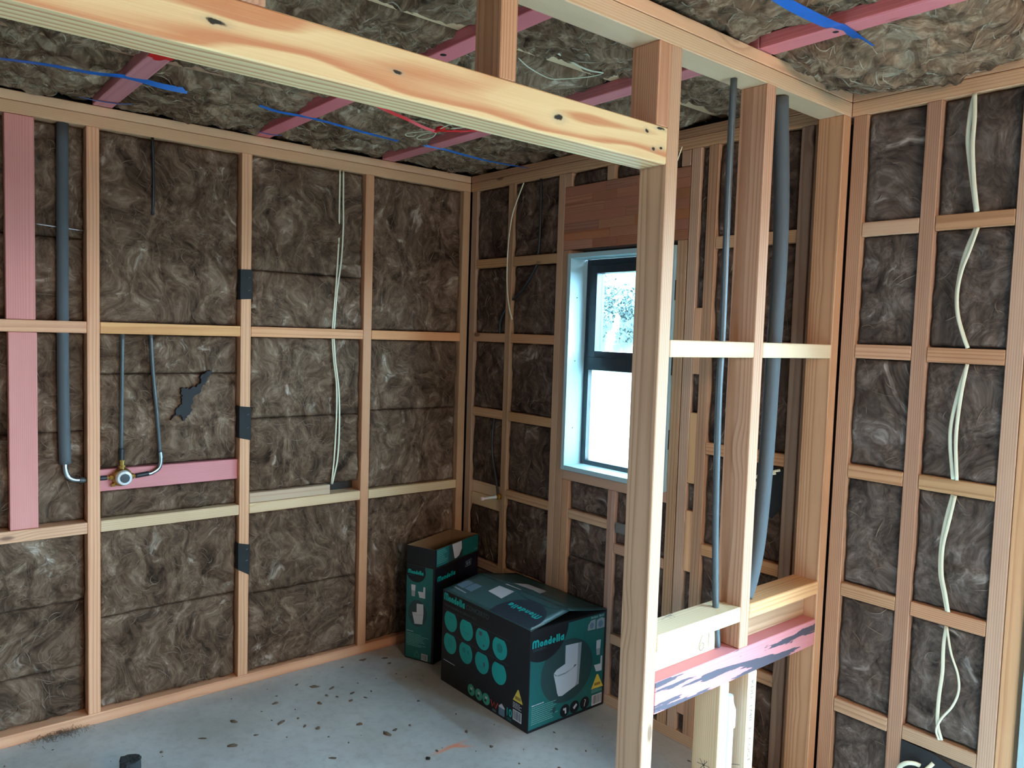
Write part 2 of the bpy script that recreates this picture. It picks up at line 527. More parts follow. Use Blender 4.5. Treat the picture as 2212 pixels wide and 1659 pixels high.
def batt(parent, plane, u0, u1, v0, v1, base, mat, res=.008, amp=1., seed=0, round_=.022, sag=0., key=None, nfib=0, thick=.06, wob=.004):
    """one insulation batt. plane 'x': u=y, v=z, faces +x;  'y': u=x, v=z, faces -y;  'z': u=x, v=y, faces down"""
    nu, nv = max(4, int((u1 - u0) / res)), max(4, int((v1 - v0) / res))
    U, V = np.meshgrid(np.linspace(0, 1, nu + 1), np.linspace(0, 1, nv + 1))
    so = seed * 3.17

    def surf(a, b):
        X, Y = u0 + a * (u1 - u0), v0 + b * (v1 - v0)
        h = wool_h(X + so, Y - so, 1 + seed % 7, amp, 1.1 if plane == 'z' else 0.)
        e = np.minimum(np.minimum(a, 1 - a) * (u1 - u0), np.minimum(b, 1 - b) * (v1 - v0))
        e = e + wob * fbm(X * 30, Y * 30, 77, 2)
        k = np.clip(1 - e / round_, 0, 1)
        h = h - round_ * (1 - np.sqrt(np.maximum(0, 1 - k * k)))
        if sag:
            h = h + sag * np.sin(np.pi * a) ** .7 * np.sin(np.pi * b) ** .7
        return X, Y, h + base

    def world(X, Y, h):
        if plane == 'x':
            return np.stack([h, X, Y], -1)
        if plane == 'y':
            return np.stack([X, -h, Y], -1)
        return np.stack([X, Y, -h], -1)
    X, Y, h = surf(U, V)
    pts = world(X, Y, h).reshape(-1, 3)
    back = world(X, Y, np.full_like(h, base - thick)).reshape(nv + 1, nu + 1, 3)
    rim = np.concatenate([back[0, :], back[1:, -1], back[-1, -2::-1], back[-2:0:-1, 0]])
    W = nu + 1
    i = np.arange(nv)[:, None] * W + np.arange(nu)[None, :]
    quads = np.stack([i, i + 1, i + W + 1, i + W], -1).reshape(-1, 4)
    ids = np.concatenate([np.arange(W), np.arange(1, nv + 1) * W + nu, nv * W + np.arange(nu - 1, -1, -1), np.arange(nv - 1, 0, -1) * W])
    nb = len(pts)
    m = len(ids)
    k = np.arange(m)
    side = np.stack([ids[k], nb + k, nb + (k + 1) % m, ids[(k + 1) % m]], -1)
    Q = np.concatenate([quads, side])
    if plane == 'z' or plane == 'x':
        pass
    vs = np.concatenate([pts, rim]).astype(np.float32)
    if plane in ('z',):
        Q = Q[:, ::-1]
    me = bpy.data.meshes.new('insulation_batt')
    me.vertices.add(len(vs))
    me.vertices.foreach_set('co', vs.ravel())
    me.loops.add(Q.size)
    me.loops.foreach_set('vertex_index', Q.astype(np.int32).ravel())
    me.polygons.add(len(Q))
    me.polygons.foreach_set('loop_start', np.arange(0, Q.size, 4, dtype=np.int32))
    me.polygons.foreach_set('loop_total', np.full(len(Q), 4, dtype=np.int32))
    me.polygons.foreach_set('use_smooth', np.ones(len(Q), dtype=bool))
    me.update(calc_edges=True)
    o = link('insulation_batt', me, parent, mat)
    # loose strands lying on the face
    if nfib and key:
        n = int(nfib * (u1 - u0) * (v1 - v0))
        rs = np.random.RandomState(seed + 5)
        L = 9
        a = rs.uniform(.03, .97, n) * (u1 - u0)
        b = rs.uniform(.03, .97, n) * (v1 - v0)
        th = 2.6 * np.pi * pn((u0 + a) * 2.3 + so, (v0 + b) * 2.3, 91) + rs.normal(0, .9, n)
        curl = rs.normal(0, .22, n)
        step = rs.uniform(.003, .011, n)
        wid = rs.uniform(.0004, .0015, n)
        A, B, T = [], [], []
        for q in range(L):
            A.append(a.copy()); B.append(b.copy()); T.append(th.copy())
            a = np.clip(a + np.cos(th) * step, .002, u1 - u0 - .002)
            b = np.clip(b + np.sin(th) * step, .002, v1 - v0 - .002)
            th = th + curl
        A, B, T = np.array(A), np.array(B), np.array(T)
        taper = np.sin(np.linspace(.25, np.pi - .1, L))[:, None] * wid[None, :]
        sides = []
        for sgn in (-1, 1):
            a2, b2 = A - sgn * np.sin(T) * taper, B + sgn * np.cos(T) * taper
            X2, Y2, h2 = surf(np.clip(a2 / (u1 - u0), 0, 1), np.clip(b2 / (v1 - v0), 0, 1))
            sides.append(world(X2, Y2, h2 + .0012 + .004 * np.sin(np.linspace(0, np.pi, L))[:, None] * rs.uniform(0, 1, n)[None, :]))
        S = np.stack(sides, 2)                                      # L, n, 2, 3
        FIB.setdefault(key, []).append(S.transpose(1, 0, 2, 3).reshape(n, L * 2, 3))
    return o


def build_fibres(key, parent, mat):
    S = np.concatenate(FIB[key])
    n, m, _ = S.shape
    q = np.arange(m // 2 - 1)
    f = np.stack([q * 2, q * 2 + 1, q * 2 + 3, q * 2 + 2], -1)
    Q = (f[None] + (np.arange(n) * m)[:, None, None]).reshape(-1, 4)
    me = bpy.data.meshes.new('loose_fibres')
    me.vertices.add(n * m)
    me.vertices.foreach_set('co', S.astype(np.float32).ravel())
    me.loops.add(Q.size)
    me.loops.foreach_set('vertex_index', Q.astype(np.int32).ravel())
    me.polygons.add(len(Q))
    me.polygons.foreach_set('loop_start', np.arange(0, Q.size, 4, dtype=np.int32))
    me.polygons.foreach_set('loop_total', np.full(len(Q), 4, dtype=np.int32))
    me.update(calc_edges=True)
    o = link('loose_fibres', me, parent, mat)
    o['kind'] = 'stuff'
    return o


# ================================================================== SETTING
P = 2.072            # room face of the partition
Q_ = P - .09
floor = box('floor', -.3, 6.7, -6.3, .35, -.12, 0, M['concrete'], None, 0)
floor['kind'] = 'structure'

# ---------------------------------------------------------------- left wall (plane x = 0)
WL = empty('wall_left', (0, 0, 0), kind='structure')
H = .0225
timber('top_plate', -.09, 0, -3.4, .0, 2.355, 2.4, M['pine'], WL)
timber('top_plate', -.09, 0, -3.4, .0, 2.4015, 2.436, M['pine'], WL)
timber('bottom_plate', -.09, 0, -3.4, 0, 0, .045, M['pine'], WL)
for y in (-3.0, -2.4, -1.7995, -1.2, -.601):
    timber('stud', -.09, 0, y - H, y + H, .045, 2.355, M['pine'], WL)
timber('stud', -.09, -.0005, -.045, -.001, .045, 2.355, M['fir'], WL)
for a, b in ((-3.4, -3.0 - H), (-3 + H, -2.4 - H), (-2.4 + H, -1.7995 - H), (-1.7995 + H, -1.2 - H), (-1.2 + H, -.601 - H), (-.601 + H, -.046)):
    timber('nog', -.09, .0, a + .001, b - .001, 1.5895 - H, 1.5895 + H, M['pine'], WL)
    timber('nog', -.09, .0, a + .001, b - .001, .8025 - H, .8025 + H, M['pale'] if b > -1.3 else M['pine'], WL)
timber('nog', -.088, -.001, -1.176, -.785, .8265, .871, M['pale'], WL)
o = timber('pink_stud', -.052, -.006, -2.086, -1.992, 1.613, 2.354, M['pink'], WL); o['label'] = 'pink treated stud set flat'
timber('pink_stud', -.052, -.006, -2.080, -1.988, .826, 1.566, M['pink'], WL)['label'] = 'pink treated stud set flat'
timber('pink_nog', -.066, -.021, -1.776, -1.223, .939, 1.026, M['pink'], WL, pith=(.06, .0))['label'] = 'pink treated backing board behind the mixer'
sh = box('sheathing', -.13, -.095, -6.2, .1, 0, 2.85, M['shell'], WL, 0)
w = M['wool']
K = dict(key='L', nfib=420)
for j, (a, b, zs) in enumerate((
        (-3.39, -3.0 - H, ((.05, .78), (.83, 1.56), (1.62, 2.35))),
        (-3 + H, -2.4 - H, ((.05, .78), (.83, 1.56), (1.62, 2.35))),
        (-2.4 + H, -1.7995 - H, ((.047, .235), (.237, .50), (.502, .779), (.827, 1.18), (1.182, 1.565), (1.614, 1.93), (1.932, 2.353))),
        (-1.7995 + H, -1.2 - H, ((.047, .42), (.422, .779), (.827, .936), (1.03, 1.405), (1.407, 1.565), (1.614, 2.353))),
        (-1.2 + H, -.601 - H, ((.047, .40), (.402, .779), (.874, 1.20), (1.202, 1.565), (1.614, 1.86), (1.862, 2.353))),
        (-.601 + H, -.048, ((.047, .779), (.827, 1.215), (1.217, 1.565), (1.614, 2.353))))):
    for i, (z0, z1) in enumerate(zs):
        vis = j >= 2
        batt(WL, 'x', a + .002, b - .002, z0, z1, (-.055 if j == 2 else (-.036 if j == 3 else -.024)), w, .0075 if vis else .03, 1.0, 11 * j + i, .016, .006, **(K if vis else {}))
build_fibres('L', WL, M['fibre2'])
# dark felt strips wrapped over the second stud, each with two staples
for (z0, z1, dz) in ((1.728, 1.858, .004), (1.122, 1.262, -.012), (.533, .653, -.03)):
    y0, y1 = -1.2 - H - .002, -1.2 + H + .002
    vs = []
    for x in (-.06, .0022, .0022, -.06):
        pass
    pr = [(-.05, y0 - .0005), (.0015, y0 - .0005), (.0015, y1 + .0005), (-.05, y1 + .0005)]
    for (x, y) in pr:
        k = (y - y0) / (y1 - y0)
        vs += [(x, y, z0 + dz * k), (x, y, z1 + dz * k * .4)]
    fs = [(0, 2, 3, 1), (2, 4, 5, 3), (4, 6, 7, 5)]
    o = mesh('felt_strip', vs, fs, M['felt'], WL)
    md = o.modifiers.new('th', 'SOLIDIFY'); md.thickness = .0012; md.offset = 1
    o['label'] = 'black felt strip wrapped over the stud'
    for zz in (.3, .72):
        zc = z0 + (z1 - z0) * zz
        sweep('staple', [(.0035, -1.193, zc), (.0045, -1.188, zc + .002), (.0035, -1.183, zc + .004)], .0012, .0012, M['steel'], o, (1, 0, 0), 6, 3)
# torn dark patch in the face of the wool
pp = [(-1.345, 1.425), (-1.385, 1.405), (-1.395, 1.36), (-1.44, 1.345), (-1.47, 1.345), (-1.462, 1.30), (-1.485, 1.26), (-1.508, 1.215), (-1.48, 1.235), (-1.455, 1.212), (-1.43, 1.245), (-1.418, 1.30), (-1.385, 1.34), (-1.362, 1.375)]
rj = random.Random(4)
q_ = []
for i in range(len(pp)):
    (a, b), (c_, e_) = pp[i], pp[(i + 1) % len(pp)]
    for k in range(5):
        q_.append((a + (c_ - a) * k / 5 + rj.uniform(-.006, .006), b + (e_ - b) * k / 5 + rj.uniform(-.006, .006)))
pp = q_
n = len(pp)
o = mesh('torn_patch', [(-.006, a, b) for a, b in pp] + [(-.03, a, b) for a, b in pp], [tuple(range(n))[::-1]] + [(i, (i + 1) % n, n + (i + 1) % n, n + i) for i in range(n)], M['black'], WL)
o['label'] = 'black patch showing through the torn wool'

# ---------------------------------------------------------------- window wall (plane y = 0)
WB = empty('wall_back', (0, 0, 0), kind='structure')
D_ = .09


def wb(name, x0, x1, z0, z1, m='fir_dark', y0=0., y1=D_, **k):
    return timber(name, x0, x1, y0, y1, z0, z1, M[m], WB, **k)


wb('top_plate', .001, P - .091 + .0, 2.355, 2.4, 'fir')
wb('top_plate', P + .0, 2.66, 2.355, 2.4, 'pine')
wb('top_plate', P - .089, P - .001, 2.355, 2.3995, 'fir', .001, D_)
wb('top_plate', .001, P - .001, 2.4015, 2.436, 'fir')
wb('top_plate', P, 6.4, 2.4015, 2.436, 'pine')
wb('top_plate', 2.662, 6.4, 2.355, 2.4, 'pine')
wb('bottom_plate', 0, 2.66, 0, .045, 'fir_dark')
ST = ((.012, .0585), (.3155, .3605), (.6805, .7235))
for a, b in ST:
    wb('stud', a, b, .045, 2.355)
wb('trimmer_stud', .7245, .768, .045, 2.006)
wb('jack_stud', .771, .816, .045, .951)
wb('jack_stud', 1.061, 1.106, .045, .951)
wb('sill_trimmer', .769, 1.382, .952, .996)
wb('trimmer_stud', 1.383, 1.430, .045, 2.006)
wb('stud', 1.4345, 1.4795, .045, 2.355)
wb('stud', 1.515, 1.5605, .045, 2.355)
wb('stud', 1.896, 1.941, .045, 2.355)
wb('stud', 1.9455, 1.981, .045, 2.355, 'fir_dark', .004)
for a, b in ((.724, .768), (.985, 1.03), (1.386, 1.43)):
    wb('jack_stud', a, b, 2.292, 2.354)
# packers between the double studs
for z0, z1 in ((1.482, 1.739), (1.052, 1.331), (.700, .943), (.12, .5)):
    wb('packer', 1.480, 1.5145, z0, z1, 'pine', .001)
# laminated lintel: layers of finger-jointed pine
z = 2.007
nl = 7
hl = (2.290 - z) / nl
for i in range(nl):
    x = .7245
    cuts = [x]
    while x < 1.43:
        x += random.uniform(.14, .42)
        cuts.append(min(x, 1.4325))
    if cuts[-1] - cuts[-2] < .05:
        cuts.pop(-2)
    for a, b in zip(cuts[:-1], cuts[1:]):
        timber('lintel_lamella', a + .0002, b - .0002, .0005 + random.uniform(0, .0006), .088, z + i * hl + .0002, z + (i + 1) * hl - .0002, M['lvl'], WB, bev=.0006)
# nogs
for a, b, zz in ((.0595, .3145, (1.974, 1.593, 1.2018, .4)), (.3615, .6795, (1.974, 1.593, 1.2018, .806, .4)), (1.5615, 1.895, (1.985, 1.594, 1.2, .803, .4))):
    for zc in zz:
        wb('nog', a, b, zc - H, zc + H, 'fir', .0005)
for a, b, zc in ((.817, 1.060, .797), (1.107, 1.382, .70), (.817, 1.060, .36), (1.107, 1.382, .30)):
    wb('nog', a, b, zc - .02, zc + H, 'fir', .0005)
wb('backing_board', .0595, .3145, .768, .829, 'pale', .020, .065)
wb('backing_board', .0595, .3145, .702, .767, 'pale', .014, .065)
# right of the partition
wb('stud', 2.0785, 2.1265, .045, 2.355, 'fir')
wb('stud', 2.3065, 2.3515, .045, 2.355, 'fir_dark')
wb('stud', 2.5665, 2.6115, .045, 2.355, 'fir_dark')
wb('stud', 2.613, 2.657, .045, 2.355, 'pine')
for i, (za, zb_) in enumerate(((1.988, 1.989), (1.5955, 1.593), (1.2013, 1.2019), (.804, .8035), (.41, .4067))):
    wb('nog', 2.1275, 2.3055, za - H, za + H, 'fir')
    wb('nog', 2.3525, 2.5655, zb_ - H, zb_ + H, 'fir')
for a, b, z0, z1 in ((-.13, .775, 0, 2.85), (1.378, 2.668, 0, 2.85), (.775, 1.378, 0, .995), (.775, 1.378, 1.99, 2.85), (5.72, 6.7, 0, 2.85), (2.668, 5.72, 2.07, 2.85)):
    box('sheathing', a, b, .0915, .125, z0, z1, M['shell'], WB, 0)
box('wall_board', 5.72, 6.5, 0, .012, 0, 2.355, M['plaster'], WB, 0)
box('wall_board', 2.66, 5.72, 0, .012, 2.10, 2.355, M['plaster'], WB, 0)
K = dict(key='B', nfib=240)
BB = [(.0595, .3145, ((.047, .377), (.423, .70), (.831, 1.178), (1.225, 1.57), (1.616, 1.95), (1.997, 2.353))),
      (.3615, .6795, ((.047, .377), (.423, .783), (.829, 1.178), (1.225, 1.57), (1.616, 1.95), (1.997, 2.353))),
      (.817, 1.060, ((.047, .339), (.384, .60), (.602, .776), (.820, .951))),
      (1.107, 1.382, ((.047, .278), (.324, .679), (.724, .951))),
      (.769, .984, ((2.292, 2.353),)), (1.031, 1.385, ((2.292, 2.353),)),
      (1.480, 1.5145, ((.047, .119), (.501, .699), (.944, 1.051), (1.332, 1.481), (1.74, 2.353))),
      (1.5615, 1.895, ((.047, .377), (.423, .780), (.826, 1.177), (1.223, 1.571), (1.617, 1.962), (2.008, 2.353)))]
for j, (a, b, zs) in enumerate(BB):
    for i, (z0, z1) in enumerate(zs):
        batt(WB, 'y', a + .001, b - .001, z0, z1, -.018, M['wool2'], .0075, .9, 101 + 11 * j + i, .014, .004, **K)
K2 = dict(key='R', nfib=160)
for j, (a, b) in enumerate(((2.1275, 2.3055), (2.3525, 2.5655))):
    for i, (z0, z1) in enumerate(((.047, .386), (.433, .780), (.828, 1.178), (1.225, 1.571), (1.619, 1.966), (2.012, 2.353))):
        batt(WB, 'y', a + .001, b - .001, z0, z1, -.016, M['woolr'], .006, .8, 301 + 11 * j + i, .014, .003, **K2)
build_fibres('B', WB, M['fibre2'])
build_fibres('R', WB, M['fibre2'])

# ---------------------------------------------------------------- partition
WP = empty('wall_partition', (0, 0, 0), kind='structure')


def wp(name, y0, y1, z0, z1, m='fir', x0=Q_, x1=P, **k):
    return timber(name, x0, x1, y0, y1, z0, z1, M[m], WP, **k)


wp('top_plate', -3.4, -.0005, 2.355, 2.4, 'pale')
wp('top_plate', -3.4, -.0005, 2.4015, 2.436, 'pine')
wp('stud', -.045, -.0012, .045, 2.355, 'fir')
wp('stud', -.487, -.442, .695, 2.355, 'fir')
wp('stud', -.918, -.873, .045, 2.355, 'fir', pith=(.01, .06))
wp('cripple_stud', -.9635, -.919, 2.1485, 2.355, 'fir')
wp('cripple_stud', -1.464, -1.419, 2.1485, 2.355, 'fir', pith=(.0, .05))
wp('cripple_stud', -2.010, -1.965, 2.1485, 2.355, 'fir')
wp('cripple_stud', -2.555, -2.51, 2.1485, 2.355, 'fir')
o = wp('lintel_beam', -3.31, -.9185, 2.0565, 2.148, 'beam', Q_, P, bev=.003, pith=(.03, .16))
o['label'] = 'pale yellow beam over the opening, with black knots'
wp('stud', -3.355, -3.311, .045, 2.355, 'fir')
wp('nog', -.872, -.488, 1.5915 - H, 1.5915 + H, 'pale')
wp('nog', -.441, -.046, 1.5915 - H, 1.5915 + H, 'pale')
wp('sill_nog', -.872, -.488, .7785, .824, 'pale')
wp('sill_nog', -.441, -.046, .7785, .824, 'pine')
wp('backing_board', -.872, -.545, .6945, .778, 'pale', Q_, P - .045)
wp('backing_board', -.441, -.046, .6945, .778, 'fir', Q_, P - .045)
o = wp('pink_plate', -.872, -.046, .6055, .694, 'paintpink', Q_, P)
o['label'] = 'pink treated timber smeared with dark grey paint'
wp('short_stud', -.572, -.527, .045, .605, 'pale', pith=(.05, .0))
wp('short_stud', -.428, -.383, .045, .605, 'pale', pith=(.05, .0))
wp('bottom_plate', -.918 - .0, 0, 0, .045, 'pine', Q_, P)

# pencil and stamped marks on the timber
M['pencil'] = plain('pencil_line', (92, 86, 80), .8)
M['stampink'] = plain('stamped_ink', (120, 110, 92), .8)


def pen(name, strokes, org, ux, uy, nrm, w_, mat, parent):
    """flat pen strokes on a face: strokes in metres in the (ux, uy) frame"""
    org, ux, uy, nrm = Vector(org), Vector(ux), Vector(uy), Vector(nrm)
    vs, fs = [], []
    for st in strokes:
        pts = smooth_path([(a, b, 0) for a, b in st], 5) if len(st) > 2 else [Vector((a, b, 0)) for a, b in st]
        base = len(vs)
        for i, p in enumerate(pts):
            T = (pts[min(i + 1, len(pts) - 1)] - pts[max(i - 1, 0)])
            T = T.normalized() if T.length else Vector((1, 0, 0))
            S = Vector((-T.y, T.x, 0)) * w_ / 2
            for q in (p + S, p - S):
                vs.append(org + ux * q.x + uy * q.y + nrm * .0005)
        for i in range(len(pts) - 1):
            fs.append((base + 2 * i, base + 2 * i + 1, base + 2 * i + 3, base + 2 * i + 2))
    return mesh(name, vs, fs, mat, parent)


S6 = [(.030, .05), (.018, .046), (.004, .026), (.002, .008), (.012, 0), (.022, .006), (.022, .018), (.012, .022), (.004, .012)]
S1 = [(.0, .042), (.008, .05), (.006, .0)]
sc = lambda st, k, dx=0, dy=0: [(a * k + dx, b * k + dy) for a, b in st]
pen('pencil_mark', [sc(S6, 1, 0), sc(S1, .9, .04, .005)], (P - .045 + .0002, -.625, .707), (0, 1, 0), (0, 0, 1), (1, 0, 0), .0016, M['pencil'], WP)
S5 = [(.02, .05), (.002, .048), (.002, .03), (.014, .032), (.02, .02), (.014, .004), (.0, .0)]
S9 = [(.02, .036), (.008, .044), (.002, .034), (.010, .026), (.02, .036), (.018, .016), (.010, .0)]
X_ = [[(0, 0), (.03, .04)], [(.03, .004), (.0, .038)], [(-.01, .02), (.04, .024)]]
pen('pencil_mark', [sc(S5, 1.1, .012, .05), sc(S9, 1.2, .045, .052)] + [sc(s, .9, .03, .155) for s in X_] + [[(.045, .13), (.047, .19)]], (Q_, -.572 - .0002, .17), (1, 0, 0), (0, 0, 1), (0, -1, 0), .0018, M['pencil'], WP)
pen('pencil_mark', [[(.01, .0), (.04, .035), (.075, .05)], [(.02, -.03), (.045, .0), (.08, -.004)]], (Q_, -.428 - .0002, .26), (1, 0, 0), (0, 0, 1), (0, -1, 0), .0018, M['pencil'], WP)
pen('pencil_mark', [sc(S1, .5, 0, 0), sc(S9, .5, .012, 0), [(-.03, .01), (.05, .028)]], (Q_ + .03, -.74, .8243), (0, 1, 0), (-1, 0, 0), (0, 0, 1), .0013, M['pencil'], WP)


# ---- writing: text is turned into flat meshes
_TX = {}


def text_mesh(body, size, bold=0.):
    k = (body, size, bold)
    if k not in _TX:
        cu = bpy.data.curves.new('txt', 'FONT')
        cu.body = body
        cu.size = size
        cu.offset = bold
        cu.resolution_u = 3
        ob = bpy.data.objects.new('txt', cu)
        COL.objects.link(ob)
        bpy.context.view_layer.update()
        ev = ob.evaluated_get(bpy.context.evaluated_depsgraph_get())
        me = ev.to_mesh()
        vs = [tuple(v.co) for v in me.vertices]
        fs = [tuple(p.vertices) for p in me.polygons]
        ev.to_mesh_clear()
        bpy.data.objects.remove(ob)
        bpy.data.curves.remove(cu)
        _TX[k] = (vs, fs)
    return _TX[k]


class Face:
    """collects flat print for one face of a box: (u, v) in metres on the face"""

    def __init__(s, org, ux, uy, nrm):
        s.o, s.x, s.y, s.n = Vector(org), Vector(ux), Vector(uy), Vector(nrm)
        s.L = {}
        s.solo = 0

    def pt(s, a, b, lift):
        return s.o + s.x * a + s.y * b + s.n * lift

    def poly(s, key, pts, lift=.0004):
        xs_, ys_ = [p[0] for p in pts], [p[1] for p in pts]
        if max(max(xs_) - min(xs_), max(ys_) - min(ys_)) > .016:
            s.solo += 1
            key = (key, s.solo)
        vs, fs = s.L.setdefault(key, ([], []))
        b = len(vs)
        vs += [s.pt(a, c, lift) for a, c in pts]
        fs.append(tuple(range(b, b + len(pts))))

    def rect(s, key, a, b, c, e, lift=.0004):
        s.poly(key, [(a, b), (c, b), (c, e), (a, e)], lift)

    def circ(s, key, a, b, ra, rb=None, lift=.0004, top=None, n=36, th=0.):
        rb = rb or ra
        P_ = [(a + ra * math.cos(2 * math.pi * k / n + th), b + rb * math.sin(2 * math.pi * k / n + th)) for k in range(n)]
        if top is not None:
            P_ = [(x, min(y, top)) for x, y in P_]
        s.poly(key, P_, lift)

    def strip(s, key, pts, w_, lift=.0006, closed=False, joined=False):
        if not joined:
            s.solo += 1
            key = (key, s.solo)
        vs, fs = s.L.setdefault(key, ([], []))
        n_ = len(pts)
        b = len(vs)
        for i, p in enumerate(pts):
            q0 = pts[i - 1] if (i > 0 or closed) else p
            q1 = pts[(i + 1) % n_] if (i < n_ - 1 or closed) else p
            tx, ty = q1[0] - q0[0], q1[1] - q0[1]
            l = math.hypot(tx, ty) or 1
            nx, ny = -ty / l * w_ / 2, tx / l * w_ / 2
            vs += [s.pt(p[0] + nx, p[1] + ny, lift), s.pt(p[0] - nx, p[1] - ny, lift)]
        for i in range(n_ if closed else n_ - 1):
            j = (i + 1) % n_
            fs.append((b + 2 * i, b + 2 * i + 1, b + 2 * j + 1, b + 2 * j))

    def text(s, key, body, a, b, size, wide=None, lift=.0006, bold=0., rot=0.):
        vs0, fs0 = text_mesh(body, size, bold)
        W_ = max(v[0] for v in vs0)
        k = (wide / W_) if wide else 1
        ca, sa = math.cos(rot), math.sin(rot)
        vs, fs = s.L.setdefault((key, 'text'), ([], []))
        base = len(vs)
        for v in vs0:
            x, y = v[0] * k, v[1]
            vs.append(s.pt(a + x * ca - y * sa, b + x * sa + y * ca, lift))
        fs += [tuple(base + i for i in f) for f in fs0]

    def logo(s, key, a, b, wd, ht, flip=False):
        """the rounded maker's word: M o n d e l l a in fat strokes"""
        w0 = ht * .30
        x = 0.
        out = []

        def arc(cx, cy, rx, ry, t0, t1, n_=14):
            return [(cx + rx * math.cos(t0 + (t1 - t0) * i / n_), cy + ry * math.sin(t0 + (t1 - t0) * i / n_)) for i in range(n_ + 1)]
        xh = ht * .74                                               # x-height
        pi = math.pi
        st = w0
        # M: two tall arches
        r1 = ht * .25
        out.append([(0, 0)] + arc(r1, ht - r1 - st * .3, r1, r1, pi, 0) + [(2 * r1, 0)])
        out.append([(2 * r1, 0)] + arc(3 * r1, ht - r1 - st * .3, r1, r1, pi, 0) + [(4 * r1, 0)])
        x = 4 * r1 + st * 1.25
        ro = xh * .5 - st / 2

        def ring(cx):
            out.append(arc(cx, xh / 2 - st * .15, ro, ro, 0, 2 * pi, 22))
        ring(x + ro); x += 2 * ro + st * 1.25                        # o
        out.append([(x, 0)] + arc(x + ro * .85, xh - ro - st * .5, ro * .85, ro, pi, 0) + [(x + ro * 1.7, 0)]); x += 1.7 * ro + st * 1.25   # n
        ring(x + ro); out.append([(x + 2 * ro, 0), (x + 2 * ro, ht)]); x += 2 * ro + st * 1.25   # d
        out.append(arc(x + ro, xh / 2 - st * .15, ro, ro, -.35 * pi, -2 * pi, 20) + [(x + ro * .4, xh / 2 - st * .15)]); x += 2 * ro + st * 1.2   # e
        for _ in range(2):
            out.append([(x, 0), (x, ht)]); x += st * 1.35            # l l
        ring(x + ro); out.append([(x + 2 * ro, 0), (x + 2 * ro, xh)]); x += 2 * ro   # a
        k = wd / x
        for j, l in enumerate(out):
            if flip:
                q = [(a + wd - px * k, b + ht - py) for px, py in l]
            else:
                q = [(a + px * k, b + py) for px, py in l]
            s.strip((key, 'logo'), q, w0 * .82, .0008 + j * .00002, joined=True)

    def lines(s, key, a, b, wd, ht, rows, seed=1, th=.0022, lift=.0006):
        """a paragraph too small to read: rows of word-long dashes"""
        rg = random.Random(seed)
        for i in range(rows):
            y = b + ht - (i + .5) * ht / rows
            x, end = a, a + wd * rg.uniform(.55, 1)
            while x < end - .002:
                l = rg.uniform(.004, .014)
                s.rect(key, x, y - th / 2, min(x + l, end), y + th / 2, lift)
                x += l + .0018

    def bars(s, a, b, wd, ht, seed=3, lift=.0006):
        s.rect('white', a, b, a + wd, b + ht, lift)
        rg = random.Random(seed)
        x = a + wd * .08
        while x < a + wd * .92:
            l = rg.uniform(.03, .09) * wd * .5
            s.rect('black', x, b + ht * .12, x + l, b + ht * .92, lift + .0003)
            x += l + rg.uniform(.03, .08) * wd * .6

    def build(s, parent, names):
        for key, (vs, fs) in s.L.items():
            k0, nm = (key if isinstance(key, tuple) else (key, 'tiny'))
            name = {'logo': 'logo_lettering', 'text': 'lettering'}.get(nm, names.get(k0, 'print'))
            o_ = mesh(name, vs, fs, PM[k0], parent)
            if not isinstance(nm, int):
                o_['kind'] = 'stuff'


PM = {'teal': plain('print_teal', (20, 98, 94), .45), 'cyan': plain('print_turquoise', (0, 164, 156), .45), 'black': plain('print_black', (10, 13, 20), .45),
      'white': plain('print_white', (196, 198, 204), .5), 'grey': plain('print_grey', (150, 156, 162), .5), 'shade': plain('print_shadow_green', (36, 66, 66), .5),
      'yellow': plain('print_yellow', (218, 190, 78), .5), 'red': plain('print_red', (196, 58, 52), .5), 'text': plain('print_small_text', (112, 168, 160), .5),
      'dim': plain('print_dim_turquoise', (10, 130, 126), .45), 'bluegrey': plain('print_blue_grey', (96, 124, 144), .5), 'navy': plain('print_navy', (16, 20, 38), .45),
      'green': plain('print_green', (62, 156, 128), .5), 'ink': M['stampink'], 'topteal': plain('print_dark_teal', (48, 84, 86), .4), 'topblack': plain('print_charcoal', (36, 46, 56), .4),
      'ochre': plain('print_ochre', (150, 122, 50), .5), 'faint': plain('print_faint_grey', (74, 92, 102), .5)}
NM = {'teal': 'teal_panel', 'cyan': 'turquoise_print', 'black': 'black_print', 'white': 'white_print', 'grey': 'grey_print', 'shade': 'dark_circle_print', 'yellow': 'warning_triangle',
      'red': 'red_mark', 'text': 'small_text', 'dim': 'icon_print', 'bluegrey': 'photo_print', 'navy': 'navy_print', 'green': 'recycling_mark', 'ink': 'stamped_text', 'topteal': 'teal_panel',
      'topblack': 'black_print', 'ochre': 'triangle_text', 'faint': 'faint_text'}

f = Face((P, -.428 + .036, .58), (0, 0, -1), (0, 1, 0), (1, 0, 0))
f.text('ink', 'KDD  1740  3/  COGT  11  NU  21  3/', 0, -.022, .021, wide=.44)
f.build(WP, NM)

# ---------------------------------------------------------------- ceiling
CE = empty('ceiling', (0, 0, 2.436), kind='structure')
CE.location = (0, 0, 0)
BY = (-.505, -1.137, -1.766, -2.40, -3.03)
for y in BY:
    timber('batten', .0, 2.07, y - .035, y + .035, 2.4365, 2.4745, M['rose'], CE)['label'] = 'pink ceiling batten'
for y in (-.505, -1.12, -1.74, -2.36, -2.98, -3.6, -4.2, -4.8, -5.4):
    timber('batten', 2.0735, 6.4, y - .035, y + .035, 2.4365, 2.4745, M['rose'], CE)['label'] = 'pink ceiling batten'
JX = (.60, 1.52, 2.66, 3.6, 4.5, 5.4)
for x in JX:
    timber('truss_chord', x - .0225, x + .0225, -6, .09, 2.4755, 2.565, M['pale'] if x > 1 else M['fir_dark'], CE)
